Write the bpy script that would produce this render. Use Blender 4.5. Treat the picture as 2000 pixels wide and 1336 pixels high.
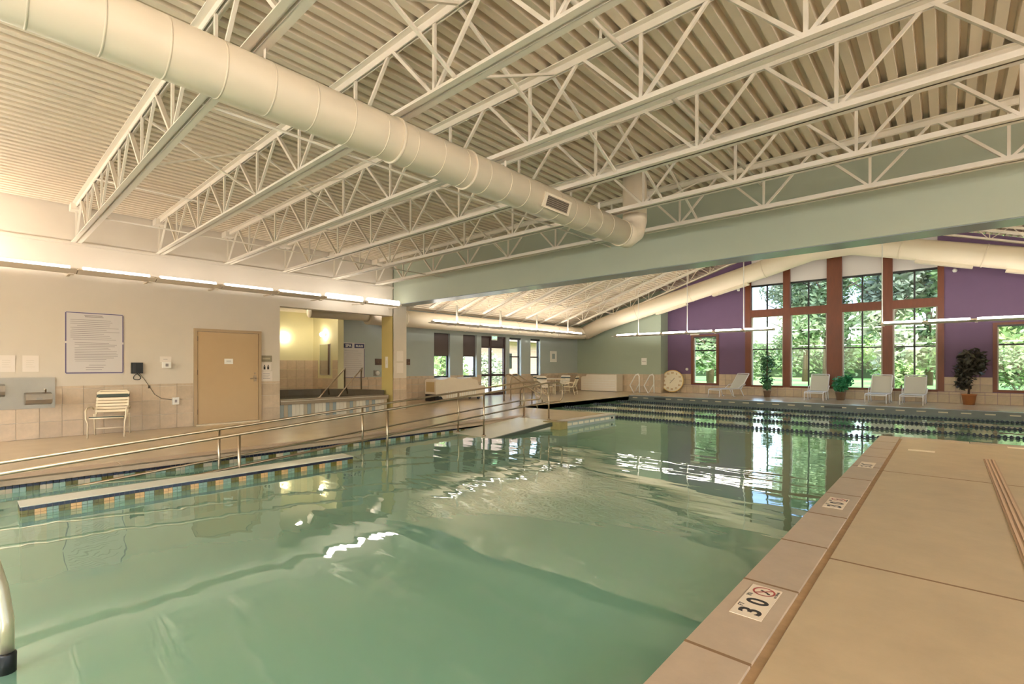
import bpy, math, random
from mathutils import Vector, Matrix
random.seed(7)
for o in list(bpy.data.objects): bpy.data.objects.remove(o)
scene = bpy.context.scene
COL = scene.collection

# ---------------------------------------------------------------- camera
YAW = math.atan2(850, 954)
cam_data = bpy.data.cameras.new('camera'); cam = bpy.data.objects.new('camera', cam_data); COL.objects.link(cam)
cam.location = (0, 0, 1.33); cam.rotation_euler = (math.pi / 2, 0, YAW)
cam_data.sensor_width = 36; cam_data.sensor_fit = 'HORIZONTAL'
cam_data.lens = 954 * 36 / 2000; cam_data.shift_y = 45.5 / 2000; cam_data.clip_end = 400; cam_data.clip_start = .05
scene.camera = cam
# ---------------------------------------------------------------- sky, exposure
world = bpy.data.worlds.new('sky'); scene.world = world; world.use_nodes = True
wn = world.node_tree.nodes; wl = world.node_tree.links
sky = wn.new('ShaderNodeTexSky'); sky.sky_type = 'NISHITA'; sky.sun_disc = False
sky.sun_elevation = math.radians(48); sky.sun_rotation = math.radians(150); sky.dust_density = 3.0; sky.air_density = 1.0
wl.new(sky.outputs[0], wn['Background'].inputs[0]); wn['Background'].inputs[1].default_value = .6
scene.view_settings.view_transform = 'Standard'; scene.view_settings.look = 'None'
scene.view_settings.gamma = 1; scene.view_settings.exposure = 1.6; scene.view_settings.use_curve_mapping = False
TUBE = 2.6           # strip lights on the long wall
TUBE_OPEN = 3.0      # the two open strip lights next to the column
TUBE_FAR = 9.0       # pendant strip lights of the far hall
FILL_BEAM = 32.0     # added strip lights hidden behind the beam, brightening the far hall
FILL_BRIGHT = 18.0    # added, unseen stronger strip lights behind and beside the viewpoint, lifting overall brightness
TUBE_COLOR = (1.0, .94, .85)

# ---------------------------------------------------------------- materials
def s2l(c):
    return tuple(((v / 255) / 12.92 if v / 255 <= .04045 else ((v / 255 + .055) / 1.055) ** 2.4) for v in c)
MATS = {}
def mat(name, rgb, rough=.6, metal=0, var=0, scale=8, bump=0, rnd=0, spec=.5, stretch=None):
    if name in MATS: return MATS[name]
    m = bpy.data.materials.new(name); m.use_nodes = True; MATS[name] = m
    n = m.node_tree.nodes; l = m.node_tree.links; p = n['Principled BSDF']
    c = s2l(rgb); p.inputs['Base Color'].default_value = (*c, 1)
    p.inputs['Roughness'].default_value = rough; p.inputs['Metallic'].default_value = metal
    p.inputs['Specular IOR Level'].default_value = spec
    tc = n.new('ShaderNodeTexCoord'); src = tc.outputs['Object']
    if stretch:
        mp = n.new('ShaderNodeMapping'); mp.inputs['Scale'].default_value = stretch
        l.new(src, mp.inputs['Vector']); src = mp.outputs[0]
    hsv = None
    if var or rnd:
        hsv = n.new('ShaderNodeHueSaturation'); hsv.inputs['Color'].default_value = (*c, 1); hsv.inputs['Saturation'].default_value = 1
        l.new(hsv.outputs[0], p.inputs['Base Color'])
    if var:
        t = n.new('ShaderNodeTexNoise'); t.inputs['Scale'].default_value = scale; t.inputs['Detail'].default_value = 6; t.inputs['Roughness'].default_value = .65
        l.new(src, t.inputs['Vector'])
        mr = n.new('ShaderNodeMapRange'); mr.inputs[1].default_value = .3; mr.inputs[2].default_value = .7
        mr.inputs[3].default_value = 1 - var; mr.inputs[4].default_value = 1 + var
        l.new(t.outputs[0], mr.inputs[0]); vout = mr.outputs[0]
    if rnd:
        oi = n.new('ShaderNodeObjectInfo'); r2 = n.new('ShaderNodeMapRange')
        r2.inputs[3].default_value = 1 - rnd; r2.inputs[4].default_value = 1 + rnd
        l.new(oi.outputs['Random'], r2.inputs[0])
        if var:
            mu = n.new('ShaderNodeMath'); mu.operation = 'MULTIPLY'; l.new(vout, mu.inputs[0]); l.new(r2.outputs[0], mu.inputs[1]); vout = mu.outputs[0]
        else: vout = r2.outputs[0]
    if hsv: l.new(vout, hsv.inputs['Value'])
    if bump:
        t2 = n.new('ShaderNodeTexNoise'); t2.inputs['Scale'].default_value = scale * 12; t2.inputs['Detail'].default_value = 3
        l.new(src, t2.inputs['Vector'])
        b = n.new('ShaderNodeBump'); b.inputs['Strength'].default_value = bump; b.inputs['Distance'].default_value = .01
        l.new(t2.outputs[0], b.inputs['Height']); l.new(b.outputs[0], p.inputs['Normal'])
    return m
def emis(name, color, strength):
    m = bpy.data.materials.new(name); m.use_nodes = True; n = m.node_tree.nodes; n.remove(n['Principled BSDF'])
    e = n.new('ShaderNodeEmission'); e.inputs[0].default_value = (*color, 1); e.inputs[1].default_value = strength
    m.node_tree.links.new(e.outputs[0], n['Material Output'].inputs[0]); MATS[name] = m; return m
def glassy(name, tint, gloss_rough=.02, ior=1.45, haze=0, haze_color=(.5, .5, .5), bump=None):
    m = bpy.data.materials.new(name); m.use_nodes = True; MATS[name] = m
    n = m.node_tree.nodes; l = m.node_tree.links; n.remove(n['Principled BSDF'])
    tr = n.new('ShaderNodeBsdfTransparent'); tr.inputs[0].default_value = (*tint, 1)
    gl = n.new('ShaderNodeBsdfGlossy'); gl.inputs['Roughness'].default_value = gloss_rough; gl.inputs[0].default_value = (1, 1, 1, 1)
    fr = n.new('ShaderNodeFresnel'); fr.inputs[0].default_value = ior
    mx = n.new('ShaderNodeMixShader'); base = tr.outputs[0]
    if haze:
        df = n.new('ShaderNodeBsdfDiffuse'); df.inputs[0].default_value = (*haze_color, 1)
        hm = n.new('ShaderNodeMixShader'); hm.inputs[0].default_value = haze
        l.new(tr.outputs[0], hm.inputs[1]); l.new(df.outputs[0], hm.inputs[2]); base = hm.outputs[0]
    ge = n.new('ShaderNodeNewGeometry'); inv = n.new('ShaderNodeMath'); inv.operation = 'SUBTRACT'; inv.inputs[0].default_value = 1; l.new(ge.outputs['Backfacing'], inv.inputs[1])
    mu = n.new('ShaderNodeMath'); mu.operation = 'MULTIPLY'; l.new(fr.outputs[0], mu.inputs[0]); l.new(inv.outputs[0], mu.inputs[1])
    l.new(mu.outputs[0], mx.inputs[0]); l.new(base, mx.inputs[1]); l.new(gl.outputs[0], mx.inputs[2])
    l.new(mx.outputs[0], n['Material Output'].inputs[0])
    if bump:
        tc = n.new('ShaderNodeTexCoord'); last = None
        for sc, st, dist in bump:
            mp = n.new('ShaderNodeMapping'); mp.inputs['Scale'].default_value = sc
            mp.inputs['Rotation'].default_value = (0, 0, -YAW)
            l.new(tc.outputs['Object'], mp.inputs[0])
            t = n.new('ShaderNodeTexNoise'); t.inputs['Scale'].default_value = 1; t.inputs['Detail'].default_value = 1.5
            l.new(mp.outputs[0], t.inputs['Vector'])
            b = n.new('ShaderNodeBump'); b.inputs['Strength'].default_value = st; b.inputs['Distance'].default_value = dist
            l.new(t.outputs[0], b.inputs['Height'])
            if last: l.new(last.outputs[0], b.inputs['Normal'])
            last = b
        l.new(last.outputs[0], gl.inputs['Normal']); l.new(last.outputs[0], fr.inputs['Normal'])
    return m

M_steel = mat('cream painted steel', (230, 219, 202), .5)
M_deck = mat('cream painted metal deck', (222, 206, 182), .55, var=.05, scale=1.5)
M_duct = mat('cream painted duct', (229, 214, 190), .45)
M_lwall = mat('warm white wall paint', (212, 200, 184), .7, var=.02, scale=2)
M_teal = mat('sage green wall paint', (178, 184, 164), .6, var=.02, scale=2)
M_green = mat('grey green wall paint', (158, 168, 148), .65, var=.02, scale=2)
M_blue = mat('blue grey wall paint', (170, 178, 174), .65, var=.02, scale=2)
M_purple = mat('purple wall paint', (112, 85, 116), .65, var=.03, scale=2)
M_yellow = mat('pale yellow wall paint', (216, 208, 166), .7, var=.02, scale=2)
M_yellow2 = mat('ochre wall paint', (200, 178, 112), .7, var=.02, scale=2)
M_tile = mat('travertine tile', (198, 176, 150), .4, var=.1, scale=7, rnd=.09)
M_grout = mat('pale grout', (176, 158, 136), .8)
M_concrete = mat('tan sealed concrete', (196, 174, 142), .22, var=.07, scale=2.2, bump=.05)
M_concrete2 = mat('tan sealed concrete slab', (188, 164, 128), .5, var=.09, scale=2.4, bump=.08)
M_coping = mat('brown grey coping concrete', (182, 160, 134), .5, var=.09, scale=4, rnd=.04, bump=.08)
M_joint = mat('brown joint sealant', (170, 138, 100), .8, var=.15, scale=12)
M_ramp = mat('pale ramp concrete', (214, 212, 194), .3, var=.05, scale=3)
M_plaster = mat('aqua pool plaster', (176, 206, 180), .8, var=.06, scale=.7)
M_door = mat('tan door paint', (194, 164, 124), .5, var=.02, scale=2)
M_doorframe = mat('tan door frame paint', (178, 152, 118), .5)
M_wood = mat('red brown stained wood', (118, 60, 32), .45, var=.14, scale=3, stretch=(3, 3, .6))
M_dark = mat('dark bronze aluminium', (38, 34, 34), .4)
M_mull = mat('dark brown door aluminium', (72, 48, 46), .4)
M_white = mat('white plastic', (236, 232, 224), .45)
M_cream = mat('cream moulded plastic', (226, 212, 192), .5, var=.02)
M_creamd = mat('tan end panel', (196, 166, 116), .6)
M_black = mat('black plastic', (18, 18, 18), .4)
M_navy = mat('navy glazed tile', (34, 36, 52), .2, rnd=.25, var=.1, scale=30)
M_t_orange = mat('peach glazed tile', (206, 164, 112), .25, rnd=.06)
M_t_olive = mat('olive glazed tile', (104, 96, 44), .25, rnd=.15)
M_t_aqua = mat('grey aqua glazed tile', (132, 154, 138), .25, rnd=.08)
M_t_grey = mat('blue grey glazed tile', (150, 160, 160), .3, rnd=.08)
M_t_pale = mat('ivory glazed tile', (214, 206, 188), .3, rnd=.05)
M_t_beige = mat('beige glazed tile', (182, 168, 144), .3, rnd=.06)
M_fargutter = mat('grey gutter tile', (90, 94, 92), .4, var=.08, scale=6)
M_chrome = mat('brushed stainless steel', (178, 160, 136), .32, metal=1)
M_polish = mat('polished warm steel', (238, 220, 194), .3, metal=.8)
M_stain = mat('stainless panel', (158, 150, 140), .35, metal=.8, var=.05, scale=3)
M_paper = mat('white laminated paper', (228, 216, 204), .35)
M_signw = mat('white sign board', (208, 200, 196), .4)
M_purpleink = mat('purple sign border', (92, 82, 122), .5)
M_ink = mat('grey printed lines', (150, 142, 140), .6)
M_inkdk = mat('dark print', (52, 44, 40), .6)
M_navyink = mat('navy sign header', (52, 54, 96), .5)
M_red = mat('red print', (168, 72, 60), .5)
M_plaque = mat('olive grey plaque', (138, 128, 104), .4, var=.15, scale=40)
M_brownboard = mat('dark brown board', (92, 70, 60), .5)
M_strapg = mat('dark green vinyl strap', (62, 72, 62), .5)
M_strapw = mat('ivory vinyl strap', (232, 214, 182), .45)
M_frame = mat('ivory powder coated tube', (228, 210, 180), .4)
M_sling = mat('pale grey sling fabric', (202, 200, 192), .7)
M_loungef = mat('white powder coated tube', (230, 228, 232), .35)
M_term = mat('terracotta pot', (182, 120, 74), .7)
M_potg = mat('taupe pot', (136, 112, 92), .7)
M_leaf1 = mat('bright green leaf', (52, 140, 92), .4, var=.3, scale=9)
M_leaf2 = mat('deep green leaf', (64, 112, 74), .4, var=.3, scale=9)
M_leaf3 = mat('dusky olive leaf', (66, 62, 50), .5, var=.4, scale=9)
M_trunk = mat('brown bark', (92, 74, 58), .8, var=.2, scale=10)
M_grass = mat('mown lawn', (134, 178, 96), .9, var=.15, scale=.8)
M_tree1 = mat('tree foliage grey green', (118, 142, 100), .7, var=.45, scale=1.6)
M_tree2 = mat('tree foliage fresh green', (132, 160, 98), .7, var=.45, scale=1.6)
M_tree3 = mat('tree foliage silvery', (152, 164, 134), .7, var=.45, scale=1.6)
M_path = mat('pale path', (204, 198, 186), .8, var=.05, scale=1)
M_brick = mat('pinkish brick', (188, 150, 136), .8, var=.12, scale=6)
M_roofing = mat('brown roof shingle', (120, 100, 86), .9, var=.1, scale=4)
M_shade = mat('dark mesh roller shade', (98, 86, 84), .8)
M_blind = mat('pale fabric shade', (226, 218, 214), .85)
M_rope = mat('navy lane float', (34, 38, 54), .35)
M_clock = mat('pale clock face', (226, 214, 190), .5)
M_gold = mat('straw yellow rim', (226, 188, 116), .5)
M_lamphouse = mat('ivory lamp housing', (214, 200, 180), .5)
M_tube = emis('lit fluorescent lens', TUBE_COLOR, TUBE)
M_tube_open = emis('lit open lens', TUBE_COLOR, TUBE_OPEN)
M_tube_far = emis('lit pendant lens', TUBE_COLOR, TUBE_FAR)
M_fill_beam = emis('added beam fill lens', TUBE_COLOR, FILL_BEAM)  # lens of the added lights hidden behind the beam
M_fill_bright = emis('added bright fill lens', TUBE_COLOR, FILL_BRIGHT)  # lens of the added lights out of view
M_bulb = emis('lit glass globe', (1, .88, .66), 20)
M_exit = emis('lit green exit face', (.35, .9, .45), 1.1)
M_glass = glassy('clear window glass', (.93, .95, .93), .0, 1.45)
M_glassg = glassy('grey tinted window glass', (.6, .63, .68), .0, 1.45)
M_mirror = mat('mirror', (200, 205, 200), .05, metal=1)
M_water = glassy('pool water', (.62, .8, .68), .012, 2.2, haze=.6, haze_color=s2l((144, 188, 160)),
                 bump=[((.3, .9, 1), .2, .10), ((1.3, 5.0, 1), .09, .03)])
M_spawater = glassy('spa water', (.5, .6, .55), .03, 1.34, haze=.3, haze_color=s2l((96, 92, 76)))

# ---------------------------------------------------------------- mesh helpers
class B:
    def __init__(s): s.v = []; s.f = []; s.sm = []
    def add(s, vs, fs, smooth=False):
        k = len(s.v); s.v += [tuple(v) for v in vs]; s.f += [tuple(i + k for i in f) for f in fs]; s.sm += [smooth] * len(fs); return s
    def box(s, x0, x1, y0, y1, z0, z1, M=None):
        vs = [Vector((x, y, z)) for z in (z0, z1) for y in (y0, y1) for x in (x0, x1)]
        if M: vs = [M @ v for v in vs]
        return s.add(vs, [(0, 2, 3, 1), (4, 5, 7, 6), (0, 1, 5, 4), (2, 6, 7, 3), (0, 4, 6, 2), (1, 3, 7, 5)])
    def prism(s, poly, axis, a, b):
        """polygon of 2D points extruded along axis: 'y' -> (x,z) ; 'x' -> (y,z) ; 'z' -> (x,y)"""
        def P(p, t): return {'y': (p[0], t, p[1]), 'x': (t, p[0], p[1]), 'z': (p[0], p[1], t)}[axis]
        n = len(poly)
        return s.add([P(p, a) for p in poly] + [P(p, b) for p in poly],
                     [tuple(range(n))[::-1], tuple(range(n, 2 * n))] + [(i, (i + 1) % n, (i + 1) % n + n, i + n) for i in range(n)])
    def tube(s, pts, r, n=8, cap=True, radii=None, smooth=True):
        pts = [Vector(p) for p in pts]; N = len(pts); k = len(s.v); prev = None
        for i, p in enumerate(pts):
            d1 = (pts[i] - pts[i - 1]).normalized() if i else (pts[1] - pts[0]).normalized()
            d2 = (pts[i + 1] - pts[i]).normalized() if i < N - 1 else d1
            t = (d1 + d2)
            t = t.normalized() if t.length > 1e-6 else d1
            c = max(.35, t.dot(d1))
            if prev is None:
                a = Vector((0, 0, 1)) if abs(t.z) < .9 else Vector((1, 0, 0)); u = t.cross(a).normalized()
            else:
                u = (prev - t * prev.dot(t)).normalized()
            w = t.cross(u); prev = u; rr = radii[i] if radii else r
            bend = (d2 - d1); bd = bend - t * bend.dot(t)
            bd = bd.normalized() if bd.length > 1e-5 else None
            for j in range(n):
                a = 2 * math.pi * j / n; o = (u * math.cos(a) + w * math.sin(a)) * rr
                if bd is not None: o = o + bd * (o.dot(bd) * (1 / c - 1))
                s.v.append(tuple(p + o))
        for i in range(N - 1):
            for j in range(n):
                s.f.append((k + i * n + j, k + i * n + (j + 1) % n, k + (i + 1) * n + (j + 1) % n, k + (i + 1) * n + j)); s.sm.append(smooth)
        if cap:
            s.f.append(tuple(k + j for j in range(n))[::-1]); s.sm.append(False)
            s.f.append(tuple(k + (N - 1) * n + j for j in range(n))); s.sm.append(False)
        return s
    def lathe(s, prof, c=(0, 0, 0), n=16, smooth=True):
        k = len(s.v)
        for r, z in prof:
            for j in range(n):
                a = 2 * math.pi * j / n; s.v.append((c[0] + r * math.cos(a), c[1] + r * math.sin(a), c[2] + z))
        for i in range(len(prof) - 1):
            for j in range(n):
                s.f.append((k + i * n + j, k + i * n + (j + 1) % n, k + (i + 1) * n + (j + 1) % n, k + (i + 1) * n + j)); s.sm.append(smooth)
        s.f.append(tuple(k + j for j in range(n))[::-1]); s.sm.append(False)
        s.f.append(tuple(k + (len(prof) - 1) * n + j for j in range(n))); s.sm.append(False)
        return s
    def ball(s, c, r, n=10, m=6):
        return s.lathe([(r * max(.02, math.sin(math.pi * i / m)), -r * math.cos(math.pi * i / m)) for i in range(m + 1)], c, n)
    def bar(s, p, q, w, h=None):
        """square bar between two points"""
        p, q = Vector(p), Vector(q); h = h or w; d = (q - p).normalized()
        a = Vector((0, 0, 1)) if abs(d.z) < .95 else Vector((0, 1, 0))
        u = d.cross(a).normalized(); v = d.cross(u)
        vs = [e + u * (w / 2) * su + v * (h / 2) * sv for e in (p, q) for su, sv in ((-1, -1), (1, -1), (1, 1), (-1, 1))]
        return s.add(vs, [(0, 1, 2, 3), (7, 6, 5, 4), (0, 4, 5, 1), (1, 5, 6, 2), (2, 6, 7, 3), (3, 7, 4, 0)])
    def mesh(s, name, m):
        me = bpy.data.meshes.new(name); me.from_pydata(s.v, [], s.f); me.materials.append(m)
        me.polygons.foreach_set('use_smooth', s.sm); me.update(); return me
    def build(s, name, m, parent=None, loc=None):
        o = bpy.data.objects.new(name, s.mesh(name, m)); COL.objects.link(o)
        if parent: o.parent = parent
        if loc: o.location = loc
        return o
def inst(name, me, loc, parent=None, rot=None, scale=None):
    o = bpy.data.objects.new(name, me); COL.objects.link(o); o.location = loc
    if parent: o.parent = parent
    if rot: o.rotation_euler = rot
    if scale: o.scale = scale
    return o
def tag(o, label, cat=None, group=None, kind=None):
    o['label'] = label
    if cat: o['category'] = cat
    if group: o['group'] = group
    if kind: o['kind'] = kind
    return o
def thing(name, loc, label, cat, group=None, rz=0):
    o = bpy.data.objects.new(name, None); COL.objects.link(o); o.location = loc; o.rotation_euler = (0, 0, rz); o.empty_display_size = .1
    return tag(o, label, cat, group)
def struct(o, label, cat): return tag(o, label, cat, kind='structure')
def copy_tree(o, loc, rz, label, group=None):
    r = o.copy(); COL.objects.link(r); r.location = loc; r.rotation_euler = (0, 0, rz); r['label'] = label
    if group: r['group'] = group
    for c in list(o.children):
        d = c.copy(); COL.objects.link(d); d.parent = r
        for g in list(c.children):
            e = g.copy(); COL.objects.link(e); e.parent = d
    return r
def text_mesh(body, size, m, name, align='CENTER', depth=.0008, bold=0):
    cu = bpy.data.curves.new(name, 'FONT'); cu.body = body; cu.size = size; cu.align_x = align; cu.align_y = 'CENTER'; cu.extrude = depth; cu.offset = bold; cu.resolution_u = 4
    o = bpy.data.objects.new(name, cu); COL.objects.link(o); bpy.context.view_layer.update()
    me = bpy.data.meshes.new_from_object(o.evaluated_get(bpy.context.evaluated_depsgraph_get()))
    bpy.data.objects.remove(o); me.materials.clear(); me.materials.append(m); me.name = name; return me
def cells(us, vs, holes):
    us = sorted(set(us + [h[0] for h in holes] + [h[1] for h in holes])); vs = sorted(set(vs + [h[2] for h in holes] + [h[3] for h in holes]))
    for a, b in zip(us, us[1:]):
        run = None
        for c, d in zip(vs, vs[1:]):
            solid = not any(h[0] <= a + 1e-6 and b - 1e-6 <= h[1] and h[2] <= c + 1e-6 and d - 1e-6 <= h[3] for h in holes)
            if solid: run = [run[0], d] if run else [c, d]
            elif run: yield a, b, run[0], run[1]; run = None
        if run: yield a, b, run[0], run[1]

# ================================================================ layout (metres; X right from the long left wall, Y into the hall)
XL, XR, YB = -12.3, 5.6, -4.0            # near hall
BY0, BY1 = 8.5, 9.0                      # beam between the two halls
FXL, FXR, FY = -15.15, 8.45, 23.2        # far hall
GY, JX = 22.4, -10.33                    # green corner wall, jog
RID, EAVE, SL = -3.35, 3.42, .32
ZT, ZB = 4.33, 3.62                      # joist top and bottom
WZ = -.17                                # water
def roofz(x): return EAVE + SL * ((x - FXL) if x < RID else (2 * RID - x - FXL))

# ---------------------------------------------------------------- floors
b = B(); T = -.3
b.box(-17.4, -8.2, YB, 9.45, T, 0); b.box(FXL - .2, -6.75, 9.45, 11.8, T, 0); b.box(FXL - .2, -10.4, 11.8, 19.4, T, 0)
b.box(FXL - .2, FXR, 19.4, FY + .2, T, 0); b.box(6.6, FXR, 11.65, 19.4, T, 0); b.box(-8.2, -.95, YB, -3.2, T, 0)
b.box(2.6, FXR, YB, 11.65, T, 0)
floor = struct(b.build('floor', M_concrete), 'tan sealed concrete pool deck running around the water', 'floor')
B().box(-.95, 2.6, YB, 11.65, T, -.03).build('slab_bed', mat('dark slab joint', (120, 94, 64), .9), floor)
# right deck slabs and coping stones, joints left open
def bev_slab(w, l, h, m, name):
    e = .003
    return B().add([(0, 0, -h), (w, 0, -h), (w, l, -h), (0, l, -h), (0, 0, -e), (w, 0, -e), (w, l, -e), (0, l, -e), (e, e, 0), (w - e, e, 0), (w - e, l - e, 0), (e, l - e, 0)],
                   [(3, 2, 1, 0), (0, 1, 5, 4), (1, 2, 6, 5), (2, 3, 7, 6), (3, 0, 4, 7), (4, 5, 9, 8), (5, 6, 10, 9), (6, 7, 11, 10), (7, 4, 8, 11), (8, 9, 10, 11)]).mesh(name, m)
ys = [-3.98, .28, 3.98, 7.72, 11.35]
for i in range(4):
    b = B(); me = bev_slab(3.2, ys[i + 1] - ys[i] - .016, .029, M_concrete2, 'deck_slab')
    inst('deck_slab', me, (-.605, ys[i], 0), floor)
for yj in ys[1:-1]: B().box(-.605, 2.6, yj - .018, yj + .004, -.03, .0006).build('joint_strip', mat('dark joint filler', (136, 106, 74), .9), floor)
me_cop = bev_slab(.30, .909, .029, M_coping, 'coping_stone')
y = 2.33 - .925 * 7
while y < 11.0:
    inst('coping_stone', me_cop, (-.95, y, .0), floor); B().box(-.95, -.65, y - .018, y + .003, -.03, .0006).build('joint_strip', MATS['dark joint filler'], floor); y += .925
me_cop2 = bev_slab(.925, .29, .029, M_coping, 'coping_stone')
x = -.64
while x < 2.4: inst('coping_stone', me_cop2, (x, 11.36, 0), floor); x += .935
B().box(-.653, -.603, YB, 11.36, -.03, -.012).build('joint_strip', M_joint, floor)
# left deck coping (continuous stones along ramp side) and peninsula edge
me_cl = bev_slab(.3, 1.19, .03, M_coping, 'coping_stone')
for k in range(11): inst('coping_stone', me_cl, (-8.5, -3.4 + 1.2 * k, .004), floor)
me_cp = bev_slab(.28, .78, .03, mat('pale coping', (196, 190, 184), .35, var=.05), 'coping_stone')
for k in range(3): inst('coping_stone', me_cp, (-7.03, 9.5 + .79 * k, .004), floor)
# trench drain in the right deck
dr = thing('trench_drain', (.44, 7.0, .0), 'long narrow tan trench drain grate set into the right pool deck', 'drain')
B().box(-.06, .06, -4.6, 2.6, .0, .006).build('drain_frame', mat('tan drain frame', (176, 142, 108), .5), dr)
for s in (-.035, .0, .035): B().box(s - .009, s + .009, -4.58, 2.58, .006, .012).build('grate_bar', mat('tan grate', (206, 168, 132), .5), dr)

# ---------------------------------------------------------------- pool basin, ramp and water
b = B()
b.box(-8.2, -.95, -3.2, 11.7, -1.3, -1.15); b.box(-10.4, 6.6, 11.7, 19.4, -1.5, -1.35)
b.box(-8.35, -8.2, -3.2, 9.45, -1.3, -.031); b.box(-8.2, -.95, -3.35, -3.2, -1.3, -.031); b.box(-.95, -.8, -3.2, 11.5, -1.3, -.031)
b.box(-.95, 6.6, 11.5, 11.65, -1.5, -.031); b.box(-10.55, -10.4, 11.65, 19.4, -1.5, -.031); b.box(-10.4, 6.6, 19.4, 19.55, -1.5, -.031); b.box(6.6, 6.75, 11.65, 19.4, -1.5, -.031)
b.box(-10.4, -6.75, 11.65, 11.8, -1.5, -.031); b.box(-6.9, -6.75, 9.45, 11.8, -1.3, -.031); b.box(-8.2, -6.75, 9.45, 9.6, -1.3, -.031)
basin = struct(b.build('pool_basin', M_plaster), 'pale aqua plastered pool shell beneath the water', 'pool')
b = B().prism([(9.45, 0), (9.45, -1.2), (-3.2, -1.2), (-3.2, -.95), (-.5, -.75)], 'x', -8.19, -6.98)
ramp = struct(b.build('pool_ramp', M_ramp), 'pale concrete access ramp sloping down into the pool between steel handrails', 'ramp')
B().box(-6.98, -6.93, 5.2, 9.2, -.9, -.19).build('ramp_edge', M_t_aqua, ramp)
me_edge = B().prism([(9.2, -.012), (9.2, -.10), (7.0, -.26), (7.0, -.18)], 'x', -6.98, -6.925).mesh('ramp_edge', mat('dark ramp edge', (70, 78, 66), .4))
inst('ramp_edge', me_edge, (0, 0, 0), ramp)
B().box(-7.2, -6.72, 9.2, 9.52, -1.0, .0).build('end_block', mat('olive tile block', (150, 134, 84), .4, var=.15, scale=5), ramp)
# submerged bench wall faced in mosaic
bw = thing('mosaic_bench_wall', (-6.95, 2.18, -.068), 'low pool wall with pale cap and navy, peach and olive mosaic face', 'pool wall')
B().box(-.2, .118, -1.8, 1.8, -1.06, -.006).build('core', M_grout, bw)
B().box(-.21, .13, -1.812, 1.812, -.006, .0).build('cap', M_ramp, bw)
TP, TH = .045, .034
tiles = {k: B().box(0, .012, .0015, TP - .0015, .0015, TH - .0015).mesh('tile', m) for k, m in dict(n=M_navy, o=M_t_orange, g=M_t_olive, a=M_t_aqua).items()}
low = {q: B() for q in 'oga'}
for k in range(80):
    yy = -1.8 + k * TP; q = 'ggooaa'[k % 6]
    inst('tile', tiles['n'], (.118, yy, -.007 - TH), bw)
    for r in (1, 2): inst('tile', tiles[q], (.118, yy, -.007 - TH * (r + 1)), bw)
    for r in range(3, 12): low[q].box(.118, .13, yy + .0015, yy + TP - .0015, -.0055 - TH * (r + 1), -.0085 - TH * r)
for q, m in (('o', M_t_orange), ('g', M_t_olive), ('a', M_t_aqua)): tag(low[q].build('submerged_tiles', m, bw), 'glazed tiles below the waterline', kind='stuff')
me_e = {m.name: B().box(.0015, TP - .0015, -.012, 0, .0015, TH - .0015).mesh('tile', m) for m in (M_navy, M_t_olive)}
for k in range(7):
    for r in range(4): inst('tile', me_e[M_navy.name if r == 0 else M_t_olive.name], (-.2 + k * TP, -1.8, -.007 - TH * (r + 1)), bw)
# waterline tile band of the left pool edge
band = tag(bpy.data.objects.new('waterline_tile_band', None), 'waterline tile band with navy dashes under the left deck edge', 'tile band'); COL.objects.link(band); band.location = (-8.2, 4, 0)
me_nd = B().box(0, .012, .004, .054, 0, .03).mesh('tile', M_navy)
for k in range(130): inst('tile', me_nd, (.002, -4.2 + k * .058, -.115), band)
bb = {q: B() for q in 'oga'}
for k in range(150):
    q = 'ggooaa'[k % 6]; bb[q].box(.0, .012, -4.2 + k * .058, -4.2 + k * .058 + .055, -.26, -.117)
for q, m in (('o', M_t_beige), ('g', M_t_olive), ('a', M_t_aqua)):
    tag(bb[q].build('small_tiles', m, band), 'small glazed tiles at the waterline', kind='stuff')
B().box(-.005, .006, -7.2, 5.4, -.08, -.02).build('edge_strip', M_coping, band)
# far gutter wall faced in grey tile
gut = tag(bpy.data.objects.new('gutter_tile_wall', None), 'grey tiled far pool edge with small pale dashes below the window deck', 'tile band'); COL.objects.link(gut); gut.location = (-2, 19.4, 0)
b = B()
B().box(-8.4, 8.6, -.06, -.001, -.6, .012).build('gutter_face', M_fargutter, gut)
B().box(-8.4, 8.6, -.06, .24, .012, .02).build('gutter_cap', mat('grey gutter cap', (150, 150, 150), .3), gut)
me_dash = B().box(0, .22, -.012, 0, 0, .035).mesh('pale_tile', M_t_beige); me_blk = B().box(0, .5, -.014, 0, 0, .07).mesh('dark_tile', mat('black tile', (40, 40, 42), .3))
for k in range(34): inst('pale_tile', me_dash, (-8.2 + .5 * k, -.06, -.085), gut)
for x in (-7.2, -1.1, .0 + 4.2): inst('dark_tile', me_blk, (x, -.06, -.11), gut)
# pale tiles on peninsula edge
pe = tag(bpy.data.objects.new('peninsula_tile_band', None), 'pale tiled pool edge of the tan deck peninsula behind the ramp', 'tile band'); COL.objects.link(pe); pe.location = (-6.75, 9.5, 0)
me_pt = B().box(0, .012, 0, .2, 0, .06).mesh('pale_tile', M_t_pale); me_pg = B().box(0, .01, 0, 2.28, -.4, .09).mesh('tile_backing', M_t_grey)
inst('tile_backing', me_pg, (0, 0, -.1), pe)
for k in range(9): inst('pale_tile', me_pt, (.004, .02 + .25 * k, -.11), pe)
inst('pool_light', B().box(0, .02, 0, .08, 0, .05).mesh('pool_light', M_black), (.012, 2.05, -.10), pe)
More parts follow.
